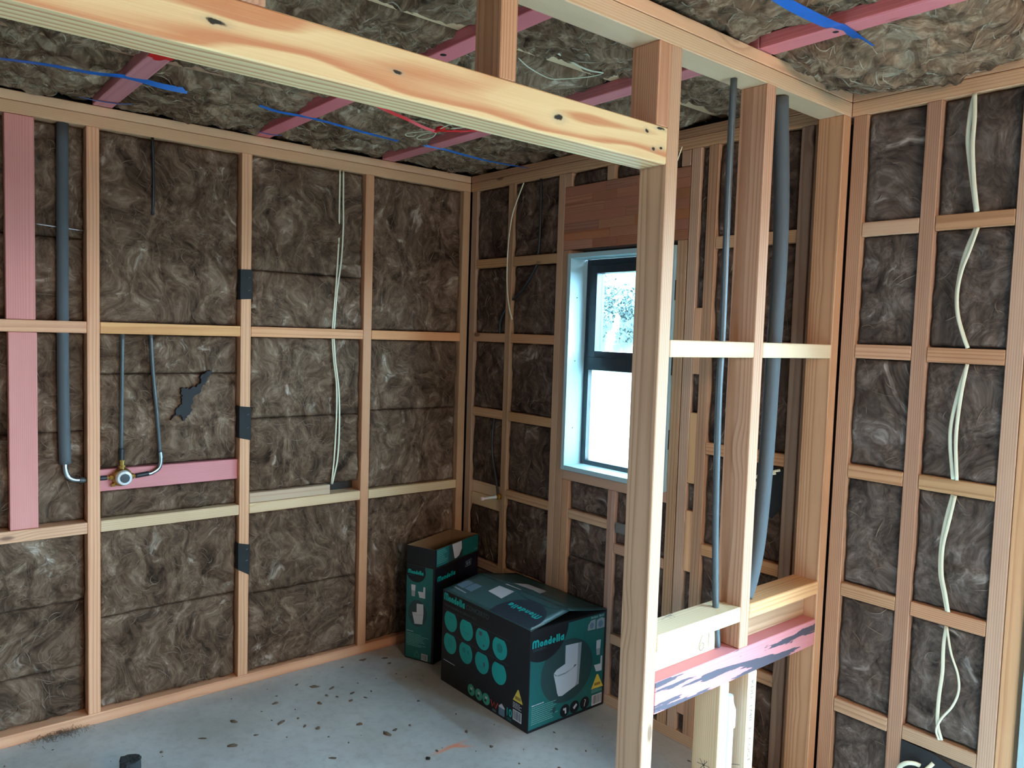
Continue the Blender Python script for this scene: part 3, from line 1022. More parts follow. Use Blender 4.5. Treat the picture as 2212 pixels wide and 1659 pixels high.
# blue packing-bolt mark and bolt holes through two battens
M['hole'] = plain('drilled_hole', (24, 12, 12), .9)
for (x, y, e) in ((1.40, -1.150, .010), (2.28, -.507, .008)):
    lathe('bolt_hole', (x, y, 2.4362), (0, 0, -1), [(0, e), (.0003, e)], M['hole'], CE, 14)
res_c = .0065
sd = 0
ys = [.0] + [y for y in BY]
for j in range(len(ys) - 1):
    y1 = ys[j] - (.036 if j else -.06)
    y0 = ys[j + 1] + .036
    for (a, b) in ((-.07, .576), (.624, 1.496), (1.544, 2.12)):
        sd += 1
        near = y0 > -2.4
        batt(CE, 'z', a, b, y0 - .012, y1 + .012, -2.464, M['woolc'], res_c if near else .03, .9, 400 + sd, .030, .032, key='C', nfib=420 if near else 30, thick=.03, wob=.010)
ys = [0, -.505, -1.12, -1.74, -2.36, -2.98]
for j in range(len(ys) - 1):
    y1 = ys[j] - (.036 if j else -.06)
    y0 = ys[j + 1] + .036
    for (a, b) in ((2.02, 2.636), (2.684, 3.576)):
        sd += 1
        near = y0 > -1.8 and a < 2.6
        cb = -2.450 if near and j == 0 else -2.466
        batt(CE, 'z', a, b, y0 - .012, y1 + .012, cb, M['woolc'], .0065 if near else .03, 1.0, 440 + sd, .030, .075 if j == 0 and a < 2.6 else .03, key='C', nfib=420 if near else 30, thick=.03, wob=.010)
for j in range(3):
    batt(CE, 'z', 3.624 + .9 * j, 4.47 + .9 * j, -5.9, 0, -2.478, M['woolc'], .06, 1.6, 470 + j, .035, .03, thick=.03)
batt(CE, 'z', 2.09, 3.576, -5.9, -3.0, -2.478, M['woolc'], .06, 1.6, 480, .035, .03, thick=.03)
build_fibres('C', CE, M['fibre'])
box('roof_light_blocker', -.13, 6.7, -6.3, .125, 2.85, 2.9, M['shell'], CE, 0)  # unseen flat sheet added above the ceiling to keep sky light out

# ---------------------------------------------------------------- rest of the shell (behind the camera)
WR = empty('wall_right', (0, 0, 0), kind='structure')
for a, b, z0, z1 in ((-6.2, .1, 0, 2.85),):
    box('wall_board', 6.5, 6.6, a, b, z0, z1, M['plaster'], WR, 0)
WN = empty('wall_front', (0, 0, 0), kind='structure')
for a, b, z0, z1 in ((-.13, 3.0, 0, 2.85), (3.6, 6.6, 0, 2.85), (3.0, 3.6, 2.25, 2.85), (3.0, 3.6, 0, 1.25)):
    box('wall_board', a, b, -6.3, -6.2, z0, z1, M['plaster'], WN, 0)
box('wall_board', -.1, 2.07, -3.5, -3.42, 0, 2.44, M['plaster'], WN, 0)

# ---------------------------------------------------------------- window
W1 = empty('window_1', (0, 0, 0), kind='structure')
X0, X1, Z0, Z1 = .770, 1.3825, .998, 1.9875
lin_t = .021
yb = .094
box('liner_board', X0, X0 + lin_t, -.012, yb, Z0, Z1, M['liner'], W1)
box('liner_board', X1 - lin_t, X1, -.012, yb, Z0, Z1, M['liner'], W1)
box('liner_board', X0 + lin_t, X1 - lin_t, -.012, yb, Z1 - lin_t, Z1, M['liner'], W1)
box('liner_board', X0 + lin_t, X1 - lin_t, -.012, yb, Z0, Z0 + lin_t, M['liner'], W1)
a0, a1, c0, c1 = X0 + lin_t, X1 - lin_t, Z0 + lin_t, Z1 - lin_t
ya, yc = .0945, .15
box('frame', a0, a0 + .03, ya, yc, c0, c1, M['alu'], W1)
box('frame', a1 - .03, a1, ya, yc, c0, c1, M['alu'], W1)
box('frame', a0 + .03, a1 - .03, ya, yc, c1 - .028, c1, M['alu'], W1)
box('frame', a0 + .03, a1 - .03, ya, yc, c0, c0 + .022, M['alu'], W1)
box('mullion', a0 + .0305, a1 - .0305, ya - .004, yc, 1.462, 1.522, M['alu'], W1)
sx0, sx1, sz0, sz1 = a0 + .031, a1 - .031, 1.523, c1 - .029
box('sash', sx0, sx0 + .042, ya - .008, yc - .01, sz0, sz1, M['alu'], W1)
box('sash', sx1 - .042, sx1, ya - .008, yc - .01, sz0, sz1, M['alu'], W1)
box('sash', sx0 + .042, sx1 - .042, ya - .008, yc - .01, sz1 - .034, sz1, M['alu'], W1)
box('sash', sx0 + .042, sx1 - .042, ya - .008, yc - .01, sz0, sz0 + .026, M['alu'], W1)
box('pane', sx0 + .042, sx1 - .042, .118, .124, sz0 + .026, sz1 - .034, M['glass'], W1, 0)
o = box('pane', a0 + .03, a1 - .03, .118, .124, c0 + .022, 1.4615, M['frost'], W1, 0)
o['label'] = 'frosted lower pane'
for zz in (1.79, 1.50, 1.19):
    lathe('screw_hole', (X0 + lin_t + .0002, .035, zz), (1, 0, 0), [(0, .003), (.0006, .003)], M['hole'], W1, 10)
# packers holding the liner off the studs
for zz in (1.80, 1.50, 1.2):
    box('plastic_packer', X0 - .0018, X0 - .0001, -.004, .04, zz, zz + .07, M['black'], W1, 0)
    box('plastic_packer', X1 + .00005, X1 + .0006, -.004, .04, zz - .03, zz + .05, M['black'], W1, 0)

# ---------------------------------------------------------------- glazed door at the right edge
D1 = empty('door_1', (0, 0, 0), kind='structure')
box('liner_board', 2.672, 2.693, -.012, .10, .0, 2.06, M['liner'], D1)
box('liner_board', 5.695, 5.716, -.012, .10, .0, 2.06, M['liner'], D1)
box('liner_board', 2.693, 5.695, -.012, .10, 2.039, 2.06, M['liner'], D1)
for a, b in ((2.6935, 2.735), (4.18, 4.23), (5.655, 5.6945)):
    box('frame', a, b, .06, .12, 0, 2.038, M['alu'], D1)
box('frame', 2.735, 5.655, .06, .12, 2.0, 2.038, M['alu'], D1)
box('frame', 2.735, 5.655, .06, .12, 0, .04, M['alu'], D1)
box('pane', 2.735, 4.18, .088, .094, .04, 2.0, M['glass'], D1, 0)
box('pane', 4.23, 5.655, .088, .094, .04, 2.0, M['glass'], D1, 0)

# ================================================================== OUTSIDE
t = NT('rough_lawn')
Pn = t.n('TexCoord').outputs['Object']
nz = t.noise(Pn, 3, 6, .7)
t.put(t.b.inputs['Base Color'], t.ramp(nz.outputs[0], [(.3, lin((34, 42, 40))), (.6, lin((50, 58, 50))), (.8, lin((70, 78, 64)))]))
t.b.inputs['Roughness'].default_value = .9
M['lawn'] = t.m
t = NT('bush_leaves')
Pn = t.n('TexCoord').outputs['Object']
nz = t.noise(Pn, 5, 5, .7)
t.put(t.b.inputs['Base Color'], t.ramp(nz.outputs[0], [(.3, lin((24, 34, 34))), (.55, lin((40, 52, 46))), (.8, lin((60, 76, 62)))]))
t.b.inputs['Roughness'].default_value = .8
M['leaf'] = t.m
M['plume'] = plain('pampas_plume', (236, 228, 204), .9)
M['blade'] = plain('pampas_blade', (142, 160, 96), .8)

# sloping ground: level by the house, a bank rising behind
gx = np.linspace(-30, 16, 60)
gy = np.linspace(.36, 34, 50)
vs, fs = [], []
for j, y in enumerate(gy):
    for i, x in enumerate(gx):
        z = -.15 + max(0, min(y, 18) - 5) ** 1.25 * .30 * min(1, max(0, (0 - x) / 4)) + .25 * math.sin(x * 1.3 + y) * min(1, max(0, y - 3) / 5)
        vs.append((x, y, z))
for j in range(len(gy) - 1):
    for i in range(len(gx) - 1):
        q = j * len(gx) + i
        fs.append((q, q + 1, q + len(gx) + 1, q + len(gx)))
box('ground', -60, 60, -60, 60, -.5, -.16, M['lawn'], None, 0)['kind'] = 'structure'
g = mesh('lawn', vs, fs, M['lawn'], None, True)
g['kind'] = 'structure'


def bush(x, y, z, s, seed, label):
    rg = np.random.RandomState(seed)
    n_ = 5200
    dirs = rg.normal(size=(n_, 3))
    dirs /= np.linalg.norm(dirs, axis=1)[:, None]
    dirs[:, 2] = np.abs(dirs[:, 2])
    rad = s * (.55 + .45 * rg.rand(n_)) * (1 + .25 * np.sin(dirs[:, 0] * 5 + seed) * np.cos(dirs[:, 1] * 4))
    c = dirs * rad[:, None] * np.array([1.1, 1., .9])
    vs, fs = [], []
    for q in range(n_):
        a = Vector(c[q]) + Vector((x, y, z))
        u1_, v1_ = Vector(rg.normal(size=3)).normalized(), Vector(rg.normal(size=3)).normalized()
        k = s * rg.uniform(.02, .045)
        b = len(vs)
        vs += [a - u1_ * k, a + v1_ * k * .45, a + u1_ * k, a - v1_ * k * .45]
        fs.append((b, b + 1, b + 2, b + 3))
    r_ = empty('bush', (x, y, z), label, 'bush', 'bushes on the bank outside the window')
    adopt(r_, mesh('foliage', vs, fs, M['leaf']), sweep('stem', [(x, y, z - .4), (x, y, z + s * .7)], .12, .12, M['blade'], None, (1, 0, 0), 8, 2))
    r_.children[0]['kind'] = 'stuff'
    return r_


bush(-7.6, 9.4, 1.5, 1.35, 3, 'leafy bush on the bank, left part of the upper window pane')
bush(-4.5, 9.3, 1.4, 1.35, 4, 'leafy bush on the bank, right part of the upper window pane')
bush(-6.3, 13.4, 4.0, 1.9, 5, 'higher leafy bush farther up the bank, behind the other two')


def pampas(x, y, z, seed, n_, label):
    rg = random.Random(seed)
    r_ = empty('pampas_grass', (x, y, z), label, 'grass', 'pampas grass outside the window')
    vs, fs = [], []
    for k in range(160):
        a = rg.uniform(0, 2 * math.pi)
        l, lean, wd = rg.uniform(.7, 1.3), rg.uniform(.15, .5), .012
        b = len(vs)
        for i in range(5):
            tt = i / 4
            px = x + math.cos(a) * lean * tt ** 1.6
            py = y + math.sin(a) * lean * tt ** 1.6
            pz = z + l * tt - lean * .5 * tt ** 3
            vs += [(px - math.sin(a) * wd * (1 - tt), py + math.cos(a) * wd * (1 - tt), pz), (px + math.sin(a) * wd * (1 - tt), py - math.cos(a) * wd * (1 - tt), pz)]
        fs += [(b + 2 * i, b + 2 * i + 1, b + 2 * i + 3, b + 2 * i + 2) for i in range(4)]
    bl = mesh('blades', vs, fs, M['blade'])
    bl['kind'] = 'stuff'
    adopt(r_, bl)
    for k in range(n_):
        a = rg.uniform(0, 2 * math.pi)
        rr, hh, ln = rg.uniform(.1, .45), rg.uniform(1.15, 1.75), rg.uniform(.05, .3)
        x0, y0 = x + rr * math.cos(a), y + rr * math.sin(a)
        vs, fs = [], []
        stem = [Vector((x0, y0, z)), Vector((x0 + ln * .3 * math.cos(a), y0 + ln * .3 * math.sin(a), z + hh * .6)), Vector((x0 + ln * math.cos(a), y0 + ln * math.sin(a), z + hh))]
        for i in range(170):
            tt = rg.uniform(.62, 1.06)
            p = stem[1].lerp(stem[2], (tt - .6) / .4)
            q = p + Vector((rg.uniform(-1, 1), rg.uniform(-1, 1), rg.uniform(-1.2, .4))) * .085 * (1.35 - tt)
            dr = (q - p) + Vector((math.cos(a) * .05, math.sin(a) * .05, -.05))
            sd_ = dr.cross(Vector((0, 0, 1))).normalized() * .006
            b = len(vs)
            vs += [p - sd_, p + sd_, p + dr * 1.2]
            fs.append((b, b + 1, b + 2))
        pl = mesh('plume', vs, fs, M['plume'])
        st = sweep('stem', stem, .010, .010, M['plume'], None, (1, 0, 0), 5, 3)
        adopt(r_, pl, st)


pampas(-4.15, 5.9, .10, 11, 12, 'clump of pale feathery pampas grass seen through the middle of the upper pane')
pampas(-5.9, 6.7, .35, 12, 9, 'clump of pale feathery pampas grass seen at the left of the upper pane')

# ================================================================== PLUMBING AND CABLES, LEFT WALL
o = empty('lagged_pipe', (-.03, -1.9, 1.06), 'thick grey foam-lagged pipe on the left wall, beside the pink stud', 'pipe')
adopt(o, sweep('lagging', [(-.028, -1.897, 2.354), (-.028, -1.900, 1.6), (-.026, -1.898, 1.2), (-.028, -1.894, 1.06)], .042, .042, M['lag'], None, (1, 0, 0), 20),
      sweep('bend', [(-.026, -1.895, 1.062), (-.024, -1.894, 1.038), (-.024, -1.886, 1.010), (-.024, -1.866, .996), (-.024, -1.842, .992)], .019, .019, M['chrome'], None, (1, 0, 0), 14),
      sweep('sleeve', [(-.024, -1.846, .992), (-.024, -1.8225, .990)], .021, .021, M['poly'], None, (1, 0, 0), 14))
o = sweep('metal_rod', [(-.045, -1.99, 1.972), (-.045, -1.823, 1.962)], .008, .008, M['steel'], None, (1, 0, 0), 8)
tag(o, 'thin grey rod running level behind the lagged pipe', 'rod')
# mixer valve
o = empty('shower_mixer', (-.015, -1.696, .995), 'round brass mixer valve with a clear cap, mounted on the pink board', 'valve')
C = (-.020, -1.696, .994)
adopt(o, lathe('brass_body', C, (1, 0, 0), [(0, .030), (.006, .037), (.016, .037), (.020, .033), (.030, .032), (.034, .029)], M['brass']),
      lathe('clear_cap', (.014, -1.696, .994), (1, 0, 0), [(0, .0305), (.018, .029), (.022, .026), (.023, .02)], M['clear']),
      lathe('cap_centre', (.0372, -1.696, .994), (1, 0, 0), [(0, .018), (.002, .018), (.0025, .012)], M['polyb']),
      lathe('top_union', (-.008, -1.697, 1.02), (0, 0, 1), [(0, .010), (.012, .010), (.013, .014), (.020, .014), (.021, .010), (.036, .010), (.037, .012), (.042, .012)], M['brass'], None, 8),
      lathe('left_union', (-.008, -1.72, .995), (0, -1, 0), [(0, .009), (.014, .009), (.015, .012), (.022, .012), (.023, .006), (.034, .006)], M['brass'], None, 8),
      lathe('right_union', (-.008, -1.672, .993), (0, 1, 0), [(0, .009), (.010, .009), (.011, .012), (.018, .012), (.019, .006), (.03, .006)], M['brass'], None, 8),
      lathe('left_sleeve', (-.008, -1.752, .995), (0, -1, 0), [(0, .0095), (.024, .0095)], M['polyb']),
      lathe('bottom_lug', (-.010, -1.722, .966), (0, -1, -.3), [(0, .009), (.014, .007)], M['brass'], None, 8))
o = empty('water_pipe', (-.01, -1.697, 1.06), 'thin dark grey pipe dropping straight into the top of the brass mixer', 'pipe')
adopt(o, sweep('pipe_run', [(-.010, -1.694, 1.567), (-.010, -1.696, 1.35), (-.009, -1.698, 1.1)], .0155, .0155, M['poly'], None, (1, 0, 0), 12),
      sweep('sleeve', [(-.008, -1.698, 1.108), (-.008, -1.698, 1.058)], .020, .020, M['polyb'], None, (1, 0, 0), 12))
o = empty('water_pipe', (-.01, -1.56, 1.0), 'thin dark grey pipe that bends round into the right side of the brass mixer', 'pipe')
adopt(o, sweep('pipe_run', [(-.010, -1.588, 1.567), (-.010, -1.580, 1.42), (-.010, -1.562, 1.22), (-.010, -1.551, 1.08)], .0155, .0155, M['poly'], None, (1, 0, 0), 12),
      sweep('bend', [(-.010, -1.551, 1.085), (-.009, -1.548, 1.05), (-.008, -1.556, 1.018), (-.008, -1.582, 1.000), (-.008, -1.600, .997)], .018, .018, M['chrome'], None, (1, 0, 0), 14),
      sweep('sleeve', [(-.008, -1.596, .998), (-.008, -1.646, .993)], .0195, .0195, M['polyb'], None, (1, 0, 0), 12))
o = sweep('water_pipe', [(-.0085, -1.583, 2.354), (-.0085, -1.580, 2.25), (-.0115, -1.578, 2.15), (-.028, -1.577, 2.05)], .011, .011, M['polyb'], None, (1, 0, 0), 10)
tag(o, 'short length of black pipe dropping from the left wall top plate into the wool', 'pipe')


def cable(pts, label, w_=.0095, h_=.0048, nrm=(0, -1, 0), mat='cable', cat='cable', name='cable', group=None):
    o_ = sweep(name, pts, w_, h_, M[mat], None, nrm, 10)
    return tag(o_, label, cat, group)


X_c = -.006
cable([(X_c, -.741, 2.354), (X_c, -.739, 2.2), (X_c, -.737, 2.10), (X_c, -.744, 1.94), (X_c, -.764, 1.78), (X_c, -.775, 1.613)], 'white flat cable in the left wall upper bay, right-hand of the pair', .0085, .0045, (1, 0, 0))
cable([(X_c - .003, -.757, 2.354), (X_c - .003, -.757, 2.2), (X_c - .003, -.757, 2.05), (X_c - .003, -.766, 1.85), (X_c - .003, -.783, 1.613)], 'white flat cable in the left wall upper bay, left-hand of the pair', .0085, .0045, (1, 0, 0))
cable([(X_c, -.784, 1.566), (X_c, -.774, 1.46), (X_c, -.758, 1.34), (X_c, -.756, 1.19), (X_c, -.764, 1.0), (X_c, -.776, .872)], 'white flat cable in the left wall lower bay, straighter of the pair', .0085, .0045, (1, 0, 0))
cable([(X_c + .004, -.778, 1.566), (X_c + .004, -.768, 1.46), (X_c + .004, -.750, 1.34), (X_c + .004, -.742, 1.19), (X_c + .004, -.748, 1.0), (X_c + .004, -.774, .872)], 'white flat cable in the left wall lower bay, bowed outward beside its pair', .0085, .0045, (1, 0, 0))

# ---------------------------------------------------------------- window wall
cable([(.434, -.004, 2.350), (.395, -.006, 2.28), (.358, -.008, 2.20), (.338, -.010, 2.08), (.332, -.010, 1.95), (.338, -.010, 1.84), (.356, -.009, 1.75), (.378, -.006, 1.687)], 'white flat cable curving down across the stud left of the window', .0085, .0045)
for pts, lb in (([(.559, -.004, 2.352), (.562, -.003, 2.2), (.560, -.002, 2.08), (.550, .002, 1.998)], 'black pipe at the top of the bay left of the window'),
                ([(.546, .001, 1.951), (.53, -.003, 1.925), (.50, -.004, 1.885), (.445, -.003, 1.83), (.40, -.001, 1.80), (.372, .002, 1.785)], 'black pipe slanting down to the stud left of the window'),
                ([(.314, .003, 1.735), (.297, -.001, 1.71), (.280, -.002, 1.67), (.272, .003, 1.617)], 'short black pipe in the corner bay above the nog'),
                ([(.250, .003, 1.179), (.245, -.002, 1.10), (.247, -.003, 1.02), (.262, -.004, .95), (.285, -.006, .89), (.305, -.010, .835), (.318, -.014, .800)], 'black pipe running down to the brass tap fitting near the corner')):
    cable(pts, lb, .0125, .0125, (0, -1, 0), 'polyb', 'pipe', 'water_pipe')
o = empty('tap_fitting', (.325, -.01, .787), 'brass elbow with a clear plastic plug sticking out near the corner', 'fitting')
adopt(o, lathe('brass_elbow', (.322, .006, .787), (0, -1, 0), [(0, .014), (.010, .016), (.022, .016), (.024, .012), (.034, .012)], M['brass']),
      lathe('clear_plug', (.322, -.028, .787), (-.1, -1, -.02), [(0, .009), (.004, .010), (.008, .007), (.050, .006), (.074, .006)], M['clear']),
      lathe('plug_knob', (.3146, -.102, .7855), (-.1, -1, -.02), [(0, .006), (.002, .0095), (.012, .0095), (.014, .007)], plain('pink_plug_knob', (232, 200, 198), .4)))
# steel strap under the window
o = box('steel_strap', 1.118, 1.20, -.003, -.001, .775, .820, M['steel'], None, 0)
tag(o, 'small grey steel strap below the window, beside the short stud', 'strap')

# flat cables in the bay beside the window side of the partition, by a black sheet
o = mesh('black_sheet', [(1.70, .006, 1.165), (1.80, .0, 1.176), (1.894, .004, 1.168), (1.894, .006, 1.03), (1.86, -.001, .985), (1.80, .002, 1.02), (1.74, .004, 1.0), (1.70, .007, 1.05)],
         [(0, 7, 6, 1), (1, 6, 5), (1, 5, 4), (1, 4, 3, 2)], M['black'])
md = o.modifiers.new('th', 'SOLIDIFY'); md.thickness = .0015
tag(o, 'crumpled black plastic behind the thick lagged pipe', 'plastic sheet')
for k, (dx, dz) in enumerate(((0, 0), (.012, -.012), (.026, -.004))):
    cable([(1.885 - dx, -.002 - .007 * k, 1.165 + dz), (1.86 - dx, -.012 - .007 * k, 1.155 + dz), (1.82 - dx, -.018 - .007 * k, 1.12 + dz), (1.78 - dx, -.014 - .007 * k, 1.06 + dz), (1.75 - dx, -.004 - .007 * k, .99 + dz)],
          ('uppermost', 'middle', 'lowest')[k] + ' of three white cable tails over black plastic behind the lagged pipe', .009, .0045, group='cable tails behind the lagged pipe')

# cable run in the far right bay, pair by pair between nogs
RC = 'white cables in the bay beside the glazed door'
yc_ = -.004
RUN = [
    ([(2.438, 2.353), (2.432, 2.30), (2.430, 2.22), (2.444, 2.13), (2.464, 2.012)], 'left-hand flat cable at the very top of the bay beside the door', .013),
    ([(2.440, 2.353), (2.446, 2.28), (2.446, 2.20), (2.456, 2.10), (2.468, 2.012)], 'right-hand flat cable at the very top of the bay beside the door', .013),
    ([(2.466, 1.966), (2.446, 1.90), (2.434, 1.84), (2.429, 1.77), (2.436, 1.71), (2.455, 1.65), (2.466, 1.617)], 'flat cable bowing left in the second bay down beside the door', .012),
    ([(2.474, 1.966), (2.458, 1.90), (2.440, 1.84), (2.432, 1.77), (2.440, 1.70), (2.460, 1.64), (2.469, 1.617)], 'flat cable lying against the bowed one, second bay down beside the door', .009),
    ([(2.468, 1.570), (2.452, 1.49), (2.438, 1.40), (2.438, 1.33), (2.450, 1.225)], 'flat cable bowing left in the third bay down beside the door', .011),
    ([(2.470, 1.570), (2.462, 1.49), (2.456, 1.40), (2.456, 1.33), (2.463, 1.225)], 'straighter flat cable in the third bay down beside the door', .011),
    ([(2.452, 1.179), (2.440, 1.10), (2.432, 1.02), (2.434, .94), (2.448, .88), (2.458, .827)], 'flat cable bowing left in the fourth bay down beside the door', .010),
    ([(2.462, 1.179), (2.452, 1.10), (2.440, 1.02), (2.442, .94), (2.456, .88), (2.465, .827)], 'flat cable on the right of its pair, fourth bay down beside the door', .010),
    ([(2.460, .780), (2.458, .72), (2.460, .64), (2.455, .56), (2.456, .48), (2.468, .430)], 'nearly straight flat cable in the fifth bay down beside the door', .011),
    ([(2.464, .780), (2.482, .71), (2.505, .65), (2.510, .60), (2.496, .55), (2.468, .50), (2.456, .46), (2.463, .430)], 'flat cable looping out to the right in the fifth bay down beside the door', .007)]
for i, (pts, lb, w_) in enumerate(RUN):
    cable([(a, yc_ - .006 * (i % 2) + (.006 if j in (0, len(pts) - 1) else 0), b) for j, (a, b) in enumerate(pts)], lb, w_, .0045, group=RC)
o = mesh('black_sheet', [(2.353, -.001, .383), (2.45, -.004, .382), (2.54, -.001, .35), (2.50, -.003, .30), (2.42, -.005, .29), (2.353, -.001, .24)], [(0, 5, 4), (0, 4, 1), (1, 4, 3), (1, 3, 2)], M['black'])
md = o.modifiers.new('th', 'SOLIDIFY'); md.thickness = .0015
tag(o, 'black plastic pad under the lowest nog beside the door', 'plastic sheet')
cable([(2.352, -.010, .270), (2.362, -.020, .305), (2.385, -.028, .330), (2.405, -.020, .335), (2.415, -.006, .328)], 'thick white cable end curling out over the black plastic pad', .014, .005, group=RC)
cable([(2.452, -.004, .352), (2.442, -.014, .335), (2.430, -.020, .318), (2.425, -.018, .310)], 'short white cable stub under the lowest nog beside the door', .012, .005, group=RC)
cable([(2.39, -.010, .25), (2.41, -.022, .285), (2.43, -.020, .305), (2.438, -.008, .31)], 'white cable stub lowest down over the black plastic pad', .012, .005, group=RC)

# ---------------------------------------------------------------- pipes in the partition
o = sweep('water_pipe', [(P - .045, -.588, 2.354), (P - .045, -.589, 2.06), (P - .045, -.583, 1.66), (P - .045, -.586, 1.46), (P - .045, -.574, 1.12), (P - .045, -.553, .84), (P - .045, -.542, .76), (P - .0445, -.534, .700)], .0195, .0195, M['poly'], None, (1, 0, 0), 16)
tag(o, 'thin dark grey pipe hanging in the open partition frame', 'pipe')
o = empty('lagged_pipe', (P - .042, -.37, .83), 'thick grey foam-lagged pipe in the partition frame, by the wall corner', 'pipe')
adopt(o, sweep('lagging', [(P - .042, -.352, 2.352), (P - .042, -.318, 2.05), (P - .042, -.311, 1.81), (P - .042, -.320, 1.53), (P - .042, -.328, 1.24), (P - .042, -.346, 1.02), (P - .042, -.372, .90), (P - .044, -.402, .827)], .046, .046, M['lag'], None, (1, 0, 0), 22))
o = empty('waste_pipe', (P - .032, -.476, 0), 'white pipe with a wider collar between the two short studs', 'pipe')
adopt(o, lathe('pipe_run', (P - .032, -.476, 0), (0, 0, 1), [(0, .016), (.46, .016)], M['pvc']),
      lathe('collar', (P - .032, -.476, .44), (0, 0, 1), [(0, .017), (.003, .021), (.055, .021), (.075, .014), (.10, .011)], M['pvc']))
o = sweep('cable', [(P - .05, -.865, 2.10), (P - .06, -.872 + .012, 2.07), (P - .07, -.80, 2.085), (P - .08, -.76, 2.14)], .006, .003, M['cable'], None, (1, 0, 0), 8)
tag(o, 'thin white wire hooked beside the doubled stud at the end of the beam', 'cable')

# ================================================================== STRAPS, TAPE AND WIRES UNDER THE CEILING
ZS = 2.4345
o = sweep('strap', [(0.491, -2.247, 2.3950), (0.512, -2.157, 2.3970), (0.549, -2.041, 2.3980), (0.522, -1.907, 2.4100), (0.474, -1.812, 2.4335), (0.472, -1.756, 2.4345), (0.489, -1.686, 2.4250), (0.476, -1.598, 2.4300)], .020, .0009, M['blue'], None, (0, 0, 1), flat=True, n=12, twist=lambda s: 1.1 * s * s)
tag(o, 'broad blue strap hanging under the ceiling wool at the left', 'strap')
o = sweep('strap', [(0.468, -1.337, 2.4360), (0.462, -1.262, 2.4300), (0.454, -1.165, 2.4345), (0.454, -1.110, 2.4345), (0.490, -1.030, 2.4200), (0.499, -0.906, 2.4100), (0.421, -0.707, 2.4250)], .011, .0009, M['blue'], None, (0, 0, 1), flat=True, n=12, twist=lambda s: .5)
tag(o, 'blue strap crossing the middle pink batten of the small room', 'strap')
o = sweep('strap', [(0.407, -0.568, 2.4345), (0.410, -0.465, 2.4345), (0.443, -0.379, 2.4200), (0.460, -0.259, 2.4100), (0.508, -0.146, 2.4000), (0.512, -0.049, 2.4020)], .010, .0009, M['blue'], None, (0, 0, 1), flat=True, n=12, twist=lambda s: 1.0 - 1.0 * s)
tag(o, 'blue strap running from the farthest pink batten to the window wall', 'strap')
o = sweep('strap', [(.075, -1.86, ZS + .003), (.085, -1.80, ZS - .001), (.100, -1.735, ZS - .001), (.115, -1.69, ZS + .004)], .010, .0009, M['blue'], None, (0, 0, 1), flat=True, n=6)
tag(o, 'short blue strap under the nearest pink batten, against the left wall plate', 'strap')
o = sweep('strap', [(.075, -1.20, ZS + .003), (.08, -1.137, ZS - .001), (.09, -1.07, ZS + .003)], .010, .0009, M['blue'], None, (0, 0, 1), flat=True, n=6)
tag(o, 'short blue strap under the middle pink batten, against the left wall plate', 'strap')
o = sweep('strap', [(2.351, -0.913, 2.3900), (2.343, -0.804, 2.3950), (2.328, -0.630, 2.4100), (2.308, -0.542, 2.4335), (2.307, -0.470, 2.4335), (2.321, -0.385, 2.4150), (2.328, -0.319, 2.4050)], .030, .0009, M['blue'], None, (0, 0, 1), flat=True, n=12, twist=lambda s: .25 * math.sin(6 * s))
tag(o, 'bright blue strap crossing the pink batten outside the partition', 'strap')
o = empty('red_tape', (.84, -1.0, 2.42), 'red tape strung under the ceiling wool behind the beam', 'tape')
adopt(o, sweep('tape_run', [(.80, -1.05, 2.437), (.786, -.96, 2.425), (.797, -.896, 2.41), (.779, -.811, 2.40), (.777, -.745, 2.395)], .012, .001, M['red'], None, (0, 0, 1), flat=True, twist=lambda s: .7),
      sweep('knot', [(.765, -.76, 2.394), (.785, -.745, 2.398), (.805, -.735, 2.400), (.80, -.745, 2.406), (.78, -.75, 2.402)], .016, .006, M['red'], None, (0, 0, 1), 8),
      sweep('tape_run', [(.795, -.742, 2.396), (.825, -.70, 2.398), (.841, -.668, 2.40), (.83, -.60, 2.418), (.79, -.53, 2.434)], .009, .001, M['red'], None, (0, 0, 1), flat=True, twist=lambda s: .5))
cable([(.765, -.742, 2.395), (.732, -.759, 2.395), (.690, -.768, 2.391), (.655, -.762, 2.389), (.642, -.740, 2.389), (.665, -.725, 2.389), (.714, -.724, 2.390), (.765, -.740, 2.396)], 'nearer white wire loop tied up with the red tape', .004, .003, (0, 0, 1))
cable([(.76, -.750, 2.400), (.70, -.775, 2.403), (.640, -.80, 2.402), (.615, -.785, 2.400), (.635, -.768, 2.398), (.66, -.770, 2.398)], 'farther white wire loop tied up with the red tape', .004, .003, (0, 0, 1))
cable([(.80, -.748, 2.402), (.85, -.735, 2.412), (.89, -.700, 2.414), (.88, -.68, 2.408), (.83, -.72, 2.402)], 'white wire loop on the beam side of the red tape knot', .004, .003, (0, 0, 1))
o = empty('red_tape', (.78, -1.766, 2.43), 'scrap of red tape stuck across the nearest pink batten', 'tape')
vs = [(.745, -1.801, ZS), (.742, -1.786, ZS), (.722, -1.776, ZS), (.726, -1.760, ZS), (.752, -1.750, ZS), (.748, -1.731, ZS), (.82, -1.730, ZS), (.83, -1.801, ZS)]
o2 = mesh('tape_piece', vs, [tuple(range(len(vs)))], M['red'])
md = o2.modifiers.new('th', 'SOLIDIFY'); md.thickness = .0006
adopt(o, o2)
cable([(1.600, -.934, 2.470), (1.600, -.887, 2.462), (1.604, -.769, 2.440), (1.604, -.687, 2.445), (1.587, -.595, 2.460)], 'white flat cable pinned along the underside of the timber beyond the beam', .008, .004, (0, 0, 1))
cable([(1.54, -.976, 2.435), (1.533, -.924, 2.420), (1.517, -.833, 2.415), (1.541, -.797, 2.415), (1.581, -.726, 2.428), (1.595, -.678, 2.445)], 'thin white wire drooping below the flat cable beyond the beam', .004, .003, (0, 0, 1))

